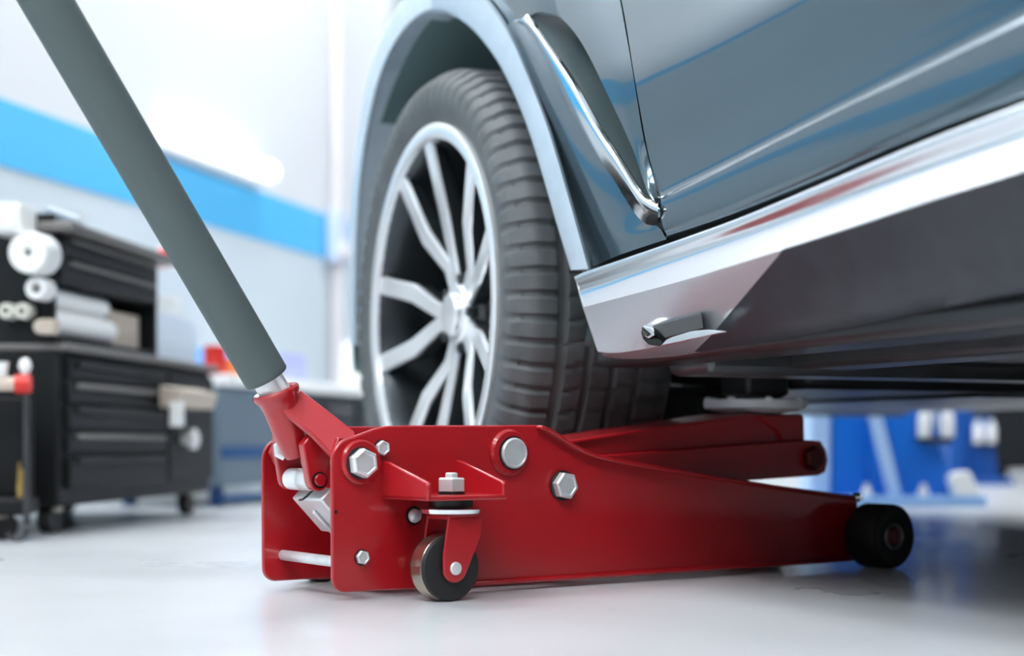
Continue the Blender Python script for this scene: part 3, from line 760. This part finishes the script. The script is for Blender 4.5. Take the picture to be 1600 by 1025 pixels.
# Y spokes
def bar(bm, path, widths, depth):
    """path of (r, angle deg, y); front face at y, deepening inwards"""
    rings = []
    P = [Vector(wp(r, R(a), y)) for r, a, y in path]
    for i, p in enumerate(P):
        d = (P[min(i+1, len(P)-1)] - P[max(i-1, 0)]); d.y = 0; d.normalize()
        sdir = Vector((d.z, 0, -d.x)); wd = widths[i] / 2
        q = Vector((0, 1, 0)); dp = depth[i]
        rings.append([bm.verts.new(p + sdir * (wd * 0.86)), bm.verts.new(p - sdir * (wd * 0.86)), bm.verts.new(p - sdir * wd + q * 0.006), bm.verts.new(p - sdir * (wd * 0.75) + q * dp), bm.verts.new(p + sdir * (wd * 0.75) + q * dp), bm.verts.new(p + sdir * wd + q * 0.006)])
    for a, b in zip(rings, rings[1:]):
        for k in range(6):
            f = face(bm, (a[k], a[(k+1) % 6], b[(k+1) % 6], b[k]))
            if f: f.material_index = 0 if k in (0, 1, 5) else 1
    face(bm, rings[0][::-1]); face(bm, rings[-1])
def spoke(bm):
    for sg in (-1, 1):
        bar(bm, [(0.030, sg * 14, 0.050), (0.085, sg * 8.0, 0.045), (0.155, sg * 16.5, 0.026), (0.215, sg * 15.2, 0.014), (0.274, sg * 14.5, 0.003)], [0.024, 0.027, 0.034, 0.031, 0.033], [0.03, 0.035, 0.034, 0.03, 0.024])
bm = bmesh.new(); spoke(bm)
sp0 = link('spoke', bm, None, rim, 0.0012, angle=30, mats=[RIMS, RIMD])
for k in range(5):
    o = sp0
    if k:
        o = sp0.copy(); COL.objects.link(o); o.parent = rim
    o.rotation_euler = (0, R(-18 + 72 * k), 0)
hubp = wheelpart('center_hub', RIMS, lambda bm: b_lathe(bm, [(0.052, 0.075), (0.050, 0.050), (0.044, 0.044), (0.034, 0.043), (0.033, 0.036), (0.030, 0.033), (0, 0.031)], (0, 0, 0), (0, 1, 0), 48), rim)
for k in range(5):
    a = R(18 + 72 * k)
    wheelpart('lug_bolt', RIMD, lambda bm: b_lathe(bm, [(0.009, 0.06), (0.009, 0.046), (0.007, 0.043), (0, 0.043)], (0.056 * math.sin(a), 0, 0.056 * math.cos(a)), (0, 1, 0), 6), rim)
wheelpart('valve', WHITEM, lambda bm: b_lathe(bm, [(0.005, 0.05), (0.005, 0.022), (0.003, 0.018), (0, 0.018)], wp(0.245, R(95), 0), (0, 1, 0), 12), rim)

# ================================================================== BACKGROUND LEFT: TOOL CHEST
GD = Vector((0.125, 1, 0)).normalized(); GB = Vector((-GD.y, GD.x, 0))   # along the front, and towards the back
G0 = at(100, 690, 2.85); G0.z = 0
ga = math.atan2(GD.y, GD.x)
def T(px, d=0.0):
    """distance along the chest front (set back by d) under an image column"""
    a = (px - 800) / F; q = G0 + GB * d
    return (a * q.y - q.x) / (GD.x - a * GD.y)
def TZ(px, py, d=0.0): t = T(px, d); return CAMH + (HZ - py) / F * (G0 + GB * d + GD * t).y
def E(px, py):   # end face of the chest: (distance to the back, height)
    a = (px - 800) / F; q = G0
    d = (a * q.y - q.x) / (GB.x - a * GB.y); return d, CAMH + (HZ - py) / F * (q + GB * d).y
chest = empty('tool_chest', G0, ga)
tag(chest, 'black roller tool chest with drawers against the left wall', 'tool chest')
TL = T(335); TU = T(260); DEP = 0.40
zw = TZ(210, 553)
box('lower_cabinet', CABB, chest, 0, TL, 0.012, DEP, 0.052, zw - 0.014, 0.006)
box('worktop', PULL, chest, -0.004, TL + 0.006, -0.012, DEP, zw - 0.014, zw, 0.004)
zt = 0.598
box('upper_back', CABB, chest, 0, TU, DEP - 0.02, DEP, zw, zt, 0.003)
box('upper_end', CABB, chest, 0, 0.015, 0.02, DEP - 0.02, zw, zt, 0.003)
box('upper_end', CABB, chest, TU - 0.015, TU, 0.02, DEP - 0.02, zw, zt, 0.003)
box('upper_drawer_box', CABB, chest, 0.015, TU - 0.015, 0.03, DEP - 0.02, zt - 0.125, zt - 0.03, 0.003)
box('shelf', CABB, chest, 0.015, TU - 0.015, 0.02, DEP - 0.02, zw + 0.004, zw + 0.016, 0.003)
box('lid_tray', PULL, chest, -0.004, TU + 0.03, -0.02, DEP, zt - 0.034, zt - 0.016, 0.004)
box('tray_edge', CABB, chest, 0, TU, 0.10, DEP, zt - 0.016, zt + 0.008, 0.003)
for k in range(2):
    o = box('drawer', CABG, chest, 0.02, TU - 0.02, 0.012, 0.032, zt - 0.122 + 0.044 * k, zt - 0.082 + 0.044 * k, 0.003)
    box('drawer_pull', PULL, o, 0.05, TU - 0.05, 0.002, 0.012, zt - 0.092 + 0.044 * k, zt - 0.084 + 0.044 * k, 0.002)
tdr = T(262)
zz = [0.292, 0.246, 0.196, 0.152, 0.085]
hts = [0.034, 0.040, 0.044, 0.038, 0.060]
for k, (z0, hh) in enumerate(zip(zz, hts)):
    o = box('drawer', CABG if k < 4 else CABB, chest, 0.03, tdr, 0.0, 0.013, z0, z0 + hh, 0.003)
    box('drawer_pull', PULL if k in (1, 3) else CABG, o, 0.05, tdr - 0.03, -0.010, 0.0, z0 + hh - 0.013, z0 + hh - 0.002, 0.003)
dr = box('cabinet_door', CABB, chest, tdr + 0.012, TL - 0.01, 0.0, 0.013, 0.085, zw - 0.03, 0.003)
lathe('door_knob', WHT, dr, [(0.012, 0), (0.012, 0.012), (0.023, 0.018), (0.024, 0.030), (0.016, 0.036), (0, 0.037)], (T(305, -0.03), 0.0, TZ(305, 686)), (0, -1, 0), 24)
# casters
for (tx, dy) in ((0.05, 0.05), (TL - 0.06, 0.05), (0.05, DEP - 0.05), (TL - 0.06, DEP - 0.05)):
    o = one('caster', BLACKR, chest, lambda bm: b_lathe(bm, [(0.008, -0.013), (0.028, -0.013), (0.030, -0.010), (0.030, 0.010), (0.028, 0.013), (0.008, 0.013)], (tx, dy, 0.030), (0, 1, 0), 24))
    box('caster_yoke', GREASE, o, tx - 0.016, tx + 0.016, dy - 0.022, dy + 0.022, 0.040, 0.053, 0.004)

def thing(name, label, cat, m, fn, group=None, bevel=0.0, loc=(0, 0, 0), rz=0.0):
    o = one(name, m, None, fn, bevel); o.location = loc; o.rotation_euler = (0, 0, rz)
    return tag(o, label, cat, group)
def G(t, d, z): return G0 + GD * t + GB * d + Vector((0, 0, z))
def rollprof(r, h, c=0.3): return [(r * c, 0), (r * 0.93, 0), (r, h * 0.04), (r, h * 0.96), (r * 0.93, h), (r * c, h), (r * c, 0)]
# things on and in the chest
th = thing('paper_roll', 'wide white paper roll lying on top in the open shelf of the black tool chest', 'paper roll', WHT,
      lambda bm: b_lathe(bm, rollprof(0.022, T(193) - T(101), 0.25), (0, 0, 0), (1, 0, 0), 24, closed_ends=False), 'paper rolls in the tool chest', loc=G(T(103) + 0.015, 0.058, zw + 0.016 + 0.0752), rz=ga)
thing('paper_roll', 'wide white paper roll at the bottom of the open shelf of the black tool chest', 'paper roll', WHT,
      lambda bm: b_lathe(bm, rollprof(0.026, T(193) - T(99), 0.25), (0, 0, 0), (1, 0, 0), 24, closed_ends=False), 'paper rolls in the tool chest', loc=G(T(101) + 0.015, 0.045, zw + 0.016 + 0.0265), rz=ga)
def carton(bm, a, b, c):
    b_box(bm, 0, a, 0, b, 0, c); b_box(bm, a * 0.46, a * 0.54, -0.001, b + 0.001, c * 0.55, c + 0.001)
thing('carton', 'beige carton beside the white paper rolls in the open shelf of the chest', 'box', BEIGE,
      lambda bm: carton(bm, T(250) - T(205), 0.2, 0.075), bevel=0.003, loc=G(T(207), 0.05, zw + 0.0165), rz=ga)
thing('spray_can', 'grey-blue spray can lying on the upper tray edge of the chest', 'can', GREYB,
      lambda bm: b_lathe(bm, [(0.0, 0), (0.014, 0.002), (0.016, 0.006), (0.016, 0.12), (0.012, 0.13), (0.009, 0.133), (0.009, 0.15), (0, 0.151)], (0, 0, 0), (1, 0, 0), 20), loc=G(T(110), -0.002, zt + 0.0005), rz=ga)
bpy.data.objects['spray_can'].location = G(T(108), 0.04, zt - 0.016 + 0.0165)
thing('drinking_cup', 'small white cup standing on the top tray of the black chest', 'cup', WHT,
      lambda bm: b_lathe(bm, [(0.0, 0), (0.0135, 0), (0.0175, 0.044), (0.0165, 0.044), (0.0125, 0.004), (0, 0.004)], (0, 0, 0), (0, 0, 1), 24, closed_ends=False), loc=G(T(119, 0.13), 0.13, zt + 0.0085))
bm = bmesh.new()
bmesh.ops.create_icosphere(bm, subdivisions=3, radius=1)
for v in bm.verts:
    k = 1 + 0.25 * math.sin(v.co.x * 7 + 1) * math.sin(v.co.y * 6) + 0.15 * math.sin(v.co.z * 9 + v.co.x * 4)
    v.co = Vector((v.co.x * 0.075 * k, v.co.y * 0.05 * k, max(-0.012, v.co.z * 0.026 * k)))
rag = link('rag', bm, mat('red_white_rag', (0.8, 0.76, 0.74), 0.8)); rag.location = G(T(236, 0.1), 0.06, zt - 0.016 + 0.0125)
rag.rotation_euler = (0, 0, ga)
nt = MATS['red_white_rag'].node_tree; vn = nt.nodes.new('ShaderNodeTexNoise'); vn.inputs['Scale'].default_value = 16
rp = nt.nodes.new('ShaderNodeValToRGB'); rp.color_ramp.interpolation = 'CONSTANT'
rp.color_ramp.elements[0].color = (0.7, 0.06, 0.05, 1); rp.color_ramp.elements[1].position = 0.42; rp.color_ramp.elements[1].color = (0.85, 0.82, 0.78, 1)
tcn = nt.nodes.new('ShaderNodeTexCoord'); nt.links.new(tcn.outputs['Object'], vn.inputs['Vector']); nt.links.new(vn.outputs['Fac'], rp.inputs['Fac']); nt.links.new(rp.outputs['Color'], nt.nodes['Principled BSDF'].inputs['Base Color'])
tag(rag, 'crumpled red and white rag on the tray of the tool chest', 'rag')
# cartons on the lower worktop, right of the upper chest
thing('carton', 'pale blue-white carton on the worktop right of the upper chest', 'box', mat('pale_blue_card', (0.70, 0.80, 0.90), 0.6),
      lambda bm: carton(bm, T(328) - T(268), 0.22, 0.108), bevel=0.003, loc=G(T(266), 0.03, zw + 0.0005), rz=ga)
thing('carton', 'small white carton on top of the pale blue carton', 'box', WHT,
      lambda bm: carton(bm, T(318) - T(282), 0.16, 0.045), bevel=0.003, loc=G(T(280), 0.05, zw + 0.110), rz=ga)
# things mounted on the end face of the chest
def endthing(name, label, cat, m, fn, px, py, group=None, off=0.0, bevel=0.0):
    d, z = E(px, py); return thing(name, label, cat, m, fn, group, bevel, G(-off, d, z), ga)
d0, z0 = E(10, 372); d1, z1 = E(58, 325)
thing('first_aid_box', 'square white box fixed high on the end of the black chest', 'box', WHT,
      lambda bm: (b_box(bm, -0.07, 0, d1, d0, z0, z1), b_box(bm, -0.074, -0.07, d1 + 0.008, d0 - 0.008, z0 + 0.006, z1 - 0.006)), bevel=0.004, loc=G(-0.002, 0, 0), rz=ga)
d0, z0 = E(40, 434); d1, z1 = E(100, 368); rr = (z1 - z0) / 2
thing('paper_towel_roll', 'large round white paper towel roll hung on the end of the chest', 'paper roll', WHT,
      lambda bm: b_lathe(bm, [(0.012, 0), (rr * 0.9, 0), (rr, 0.01), (rr, 0.06), (rr * 0.94, 0.07), (0.008, 0.07), (0.008, 0)], (0, 0, 0), (-1, 0, 0), 28, closed_ends=False), loc=G(-0.003, (d0 + d1) / 2, (z0 + z1) / 2), rz=ga)
d0, z0 = E(56, 462); d1, z1 = E(92, 440)
thing('tape_roll', 'small white tape roll under the large towel roll on the chest end', 'tape', WHT,
      lambda bm: b_lathe(bm, [(0.010, 0), (0.019, 0), (0.021, 0.003), (0.021, 0.045), (0.019, 0.048), (0.010, 0.048), (0.010, 0)], (0, 0, 0), (-1, 0, 0), 24, closed_ends=False), loc=G(-0.003, (d0 + d1) / 2, (z0 + z1) / 2 - 0.004), rz=ga)
for i, px in enumerate((22, 47)):
    d, z = E(px, 488)
    thing('tape_roll', ('left' if i == 0 else 'right') + ' one of two cream tape rolls side by side on the chest end', 'tape', mat('cream_tape', (0.75, 0.74, 0.66), 0.6),
          lambda bm: b_lathe(bm, [(0.007, 0), (0.0135, 0), (0.015, 0.003), (0.015, 0.03), (0.0135, 0.033), (0.007, 0.033), (0.007, 0)], (0, 0, 0), (-1, 0, 0), 20, closed_ends=False), 'cream tape rolls', loc=G(-0.003, d, z), rz=ga)
d, z = E(82, 512)
thing('sanding_block', 'beige sanding block hung low on the end of the chest', 'block', BEIGE,
      lambda bm: b_prism(bm, arc(-0.010, 0, 0.014, 90, 270, 8) + [(0.016, -0.014), (0.016, 0.014)], lambda p, t: (t, -p[0], p[1]), -0.002, -0.03), bevel=0.002, loc=G(-0.002, d, z), rz=ga)
# beige carton and white tin on the cabinet-door ledge: a tray hung on the door
tr = thing('parts_bin', 'beige parts bin hooked on the door of the lower cabinet', 'bin', BEIGE,
      lambda bm: (b_prism(bm, [(0, 0), (-0.045, 0), (-0.055, 0.036), (0, 0.048)], lambda p, t: (t, p[0], p[1]), 0, T(325, -0.04) - T(270, -0.04)),), bevel=0.003, loc=G(T(268, -0.04), -0.012, TZ(300, 640)), rz=ga)
thing('tin', 'small white round tin standing in front of the beige parts bin', 'tin', WHT,
      lambda bm: b_lathe(bm, [(0, 0), (0.015, 0), (0.016, 0.002), (0.016, 0.04), (0.0165, 0.041), (0.0165, 0.05), (0.015, 0.052), (0, 0.052)], (0, 0, 0), (0, 0, 1), 20), loc=G(T(274, -0.08), -0.083, TZ(274, 668)))

# ---- black parts trolley at the left edge
tq = at(24, 690, 2.66); tq.z = 0
tro = empty('parts_trolley', tq, R(8))
tag(tro, 'black parts trolley with red handle end at the left edge', 'trolley')
zh = CAMH + (HZ - 600) / F * 2.66
tube('post', mat('trolley_steel', (0.07, 0.07, 0.072), 0.4, 0.5), tro, [(0.019, 0, 0.03), (0.019, 0, 0.15), (0.019, 0, zh)], 0.006, 10)
tube('handle_bar', mat('pale_grip', (0.66, 0.55, 0.46), 0.6), tro, [(-0.12, 0, zh), (-0.03, 0, zh), (0.0, 0, zh)], 0.0125, 14)
tube('handle_end', REDM, tro, [(0.0, 0, zh), (0.015, 0, zh), (0.0265, 0, zh)], 0.0165, 16)
box('deck', CABB, tro, -0.26, 0.02, 0.004, 0.12, 0.045, 0.075, 0.006)
box('back_panel', CABB, tro, -0.26, 0.012, 0.10, 0.12, 0.075, zh - 0.02, 0.004)
bm = bmesh.new()
b_tube(bm, [(0.019 + 0.016 * math.cos(R(a)) - 0.016, 0, 0.018 + 0.013 * math.sin(R(a)) - 0.0) for a in range(10, -190, -20)], 0.0045, 10)
link('hook_foot', bm, MATS['trolley_steel'], tro)
for x in (-0.22, -0.03):
    lathe('caster', BLACKR, tro, [(0.006, -0.01), (0.022, -0.01), (0.024, -0.007), (0.024, 0.007), (0.022, 0.01), (0.006, 0.01)], (x, 0.06, 0.024), (0, 1, 0), 20)
    box('caster_stem', GREASE, tro, x - 0.01, x + 0.01, 0.05, 0.07, 0.036, 0.047, 0.002)
thing('grease_cap', 'small round white knob above the red trolley handle end', 'knob', WHT,
      lambda bm: b_lathe(bm, [(0, 0), (0.006, 0), (0.007, 0.004), (0.010, 0.009), (0.0115, 0.016), (0.008, 0.026), (0, 0.030)], (0, 0, 0), (0, 0, 1), 20), loc=tq + Vector((0.016, 0.003, zh + 0.0162)))
thing('cup', 'white cup standing on the pale trolley handle at the frame edge', 'cup', WHT,
      lambda bm: b_lathe(bm, [(0, 0), (0.012, 0), (0.015, 0.026), (0.014, 0.026), (0.011, 0.003), (0, 0.003)], (0, 0, 0), (0, 0, 1), 20, closed_ends=False), loc=tq + Vector((-0.026, -0.003, zh + 0.012)))
for i, (px, hh) in enumerate(((9, 0.062), (15, 0.050))):
    p = at(px, 690, 2.64)
    thing('brass_fitting', ('taller' if i == 0 else 'shorter') + ' of two brass nozzles standing on the trolley deck', 'nozzle', BRASS,
          lambda bm: b_lathe(bm, [(0, 0), (0.0042, 0), (0.0042, hh * 0.3), (0.003, hh * 0.6), (0.0012, hh), (0, hh)], (0, 0, 0), (0, 0, 1), 14), 'brass nozzles', loc=(p.x + 0.004, 2.70 - 0.006 * i, 0.0755))

# ================================================================== BACKGROUND CENTRE: WORKBENCH
BD = WDIR; BB = Vector((-BD.y, BD.x, 0)); B0 = at(345, 690, 4.05); B0.z = 0
ba = math.atan2(BD.y, BD.x)
def BT(px, d=0.0):
    a = (px - 800) / F; q = B0 + BB * d
    return (a * q.y - q.x) / (BD.x - a * BD.y)
def BZ(px, py, d=0.0): return CAMH + (HZ - py) / F * (B0 + BB * d + BD * BT(px, d)).y
bench = empty('workbench', B0, ba)
tag(bench, 'blue-grey steel workbench with navy stripe and white top behind the jack handle', 'workbench')
bl = BT(600); bz = BZ(520, 606)
tm = BT(436)
box('body', CABBLUE, bench, 0, tm, 0, 0.34, 0.055, bz - 0.02, 0.004)
box('body', mat('dark_bench', (0.035, 0.045, 0.055), 0.4), bench, tm + 0.006, bl, 0.004, 0.34, 0.055, bz - 0.02, 0.004)
box('worktop', WHT, bench, 0.0, bl + 0.02, -0.02, 0.36, bz - 0.02, bz + 0.012, 0.004)
box('stripe', NAVY, bench, 0.004, tm, -0.006, 0.002, BZ(390, 716), BZ(390, 697), 0.002)
box('stripe', NAVY, bench, 0.004, tm, -0.006, 0.002, BZ(390, 782), BZ(390, 770), 0.002)
for k in range(3):
    o = box('drawer', mat('dark_drawer', (0.022, 0.028, 0.036), 0.4), bench, tm + 0.03 + k * (bl - tm) / 3, tm + (k + 1) * (bl - tm) / 3, -0.008, 0.006, 0.08, bz - 0.04, 0.004)
    box('drawer_pull', PULL, o, tm + 0.07 + k * (bl - tm) / 3, tm - 0.04 + (k + 1) * (bl - tm) / 3, -0.02, -0.008, bz - 0.075, bz - 0.062, 0.003)
for x in (0.03, tm, bl - 0.05):
    box('leg', NAVY, bench, x, x + 0.03, 0.02, 0.05, 0, 0.056, 0.002)
    box('leg', NAVY, bench, x, x + 0.03, 0.28, 0.31, 0, 0.056, 0.002)
def BG(t, d, z): return B0 + BD * t + BB * d + Vector((0, 0, z))
ztop = bz + 0.0125
thing('carton', 'lilac-blue carton on the white workbench top', 'box', LILAC,
      lambda bm: carton(bm, BT(508) - BT(468), 0.2, 0.085), bevel=0.003, loc=BG(BT(466), 0.06, ztop), rz=ba)
thing('carton', 'tall light blue carton behind the jack handle on the workbench', 'box', mat('light_blue_card', (0.16, 0.42, 0.86), 0.6),
      lambda bm: carton(bm, BT(462) - BT(440), 0.2, 0.095), bevel=0.003, loc=BG(BT(438), 0.08, ztop), rz=ba)
thing('paint_can', 'red paint can on the workbench just left of the handle', 'can', REDM,
      lambda bm: b_lathe(bm, [(0, 0), (0.030, 0), (0.031, 0.004), (0.030, 0.006), (0.030, 0.07), (0.031, 0.074), (0.026, 0.075), (0.025, 0.071), (0, 0.071)], (0, 0, 0), (0, 0, 1), 24), loc=BG(BT(352), 0.03, ztop))
thing('paint_can', 'orange can on the workbench beside the end of the grey handle', 'can', ORANGE,
      lambda bm: b_lathe(bm, [(0, 0), (0.024, 0), (0.025, 0.004), (0.024, 0.006), (0.024, 0.04), (0.025, 0.044), (0.02, 0.045), (0.019, 0.041), (0, 0.041)], (0, 0, 0), (0, 0, 1), 24), loc=BG(BT(374), 0.02, ztop))
thing('canister', 'white rounded canister on the bench next to the car tyre', 'canister', WHT,
      lambda bm: b_lathe(bm, [(0, 0), (0.040, 0), (0.044, 0.008), (0.044, 0.11), (0.036, 0.14), (0.018, 0.152), (0.018, 0.17), (0, 0.172)], (0, 0, 0), (0, 0, 1), 28), loc=BG(BT(553, 0.05), 0.05, ztop))

# ================================================================== BACKGROUND RIGHT: LIFT BASES UNDER THE CAR
def lift(name, label, Y, x0, xm0, xm1, x1, ml, mb, mp, top_px, scale=1.0):
    o0 = at((x0 + x1) / 2, 690, Y); o0.z = 0
    t = empty(name, o0)
    tag(t, label, 'lift base', 'lift post bases')
    X = lambda px: (px - 800) / F * Y - o0.x
    Z = lambda py: CAMH + (HZ - py) / F * Y
    box('base_plate', mp, t, X(x0), X(x1), -0.10, 0.22, 0.0, 0.026, 0.004)
    box('column', mb, t, X(xm0), X(xm1) - 0.03, 0.0, 0.16, 0.026, 2.2, 0.006)
    box('column_edge', ml, t, X(xm0) - 0.055, X(xm0) - 0.002, -0.01, 0.16, 0.026, 2.2, 0.006)
    # gussets: sloping plates on the base
    g = [(X(xm1) - 0.031, 0.026), (X(xm1) + 0.20 * scale, 0.026), (X(xm1) + 0.13 * scale, 0.27), (X(xm1) - 0.031, 0.27)]
    one('gusset', mb, t, lambda bm: b_prism(bm, g, lambda p, s: (p[0], s, p[1]), -0.02, 0.01), 0.003)
    one('gusset', mb, t, lambda bm: b_prism(bm, g, lambda p, s: (p[0], s, p[1]), 0.14, 0.16), 0.003)
    e = [(X(xm1) - 0.045, 0.27), (X(xm1) - 0.012, 0.27), (X(xm1) + 0.05 * scale, 0.026), (X(xm1) + 0.015 * scale, 0.026)]
    one('gusset_rib', ml, t, lambda bm: b_prism(bm, e, lambda p, s: (p[0], s, p[1]), -0.045, -0.019), 0.003)
    return t, X, Z
lf, X, Z = lift('lift_post', 'bright blue lift post base beyond the jack saddle, seen under the car', 4.2, 1255, 1298, 1375, 1525, mat('pale_steel_edge', (0.42, 0.60, 0.88), 0.4), BLUE, LBLUE, 640)
for px, py, r in ((1432, 772, 0.016), (1345, 772, 0.014)):
    lathe('anchor_bolt', WHITEM, lf, [(r, 0), (r, 0.014), (r * 0.6, 0.020), (r * 0.5, 0.034), (0, 0.035)], (X(px), -0.07, 0.0262), (0, 0, 1), 12)
br = box('bottle_bracket', BLACKP, lf, X(1428), X(1482), -0.06, -0.021, Z(693), Z(684), 0.003)
one('foot_pad', WHT, lf, lambda bm: b_prism(bm, [(X(1480), 0.0265), (X(1522), 0.0265), (X(1510), 0.06), (X(1500), Z(735)), (X(1478), Z(738)), (X(1472), Z(748))], lambda p, s: (p[0], s, p[1]), -0.09, -0.03), 0.004)
for i, px in enumerate((1438, 1474)):
    thing('bottle', ('left' if i == 0 else 'right') + ' of two white bottles on the bright blue lift base', 'bottle', WHT,
          lambda bm: b_lathe(bm, [(0, 0), (0.016, 0), (0.018, 0.004), (0.018, 0.055), (0.013, 0.068), (0.008, 0.072), (0.008, 0.085), (0, 0.086)], (0, 0, 0), (0, 0, 1), 20), 'white bottles on the lift base',
          loc=Vector(((px - 800) / F * 4.2, 4.2 - 0.0405, Z(684) + 0.0005)))
lf2, X2, Z2 = lift('lift_post', 'darker blue lift post base further back at the right edge', 6.2, 1490, 1502, 1530, 1572, BLUED, BLUED, BLUED, 640, 0.35)
br = box('bottle_bracket', BLACKP, lf2, X2(1512), X2(1550), -0.09, -0.021, Z2(697), Z2(692), 0.003)
for i, px in enumerate((1521, 1541)):
    thing('bottle', ('left' if i == 0 else 'right') + ' of two white bottles on the darker blue lift base', 'bottle', WHT,
          lambda bm: b_lathe(bm, [(0, 0), (0.016, 0), (0.017, 0.004), (0.017, 0.060), (0.012, 0.074), (0.008, 0.078), (0.008, 0.09), (0, 0.091)], (0, 0, 0), (0, 0, 1), 20), 'white bottles on the far lift base',
          loc=Vector(((px - 800) / F * 6.2, 6.2 - 0.066, Z2(692) + 0.0005)))
ck = empty('steel_cupboard', (at(1640, 690, 6.9).x, 6.9, 0))
tag(ck, 'dark steel cupboard at the back behind the blue lift bases', 'cupboard')
box('body', CABB, ck, -0.25, 0.6, 0, 0.4, 0.05, 1.7, 0.006)
for k in range(2):
    o = box('door', CABG, ck, -0.24 + 0.42 * k, 0.17 + 0.42 * k, -0.015, 0.0, 0.07, 1.68, 0.004)
    box('handle', WHITEM, o, 0.11 + 0.1 * k, 0.13 + 0.1 * k, -0.035, -0.015, 0.30, 0.42, 0.003)
for x in (-0.22, 0.54): box('leg', CABB, ck, x, x + 0.04, 0.02, 0.06, 0, 0.051)
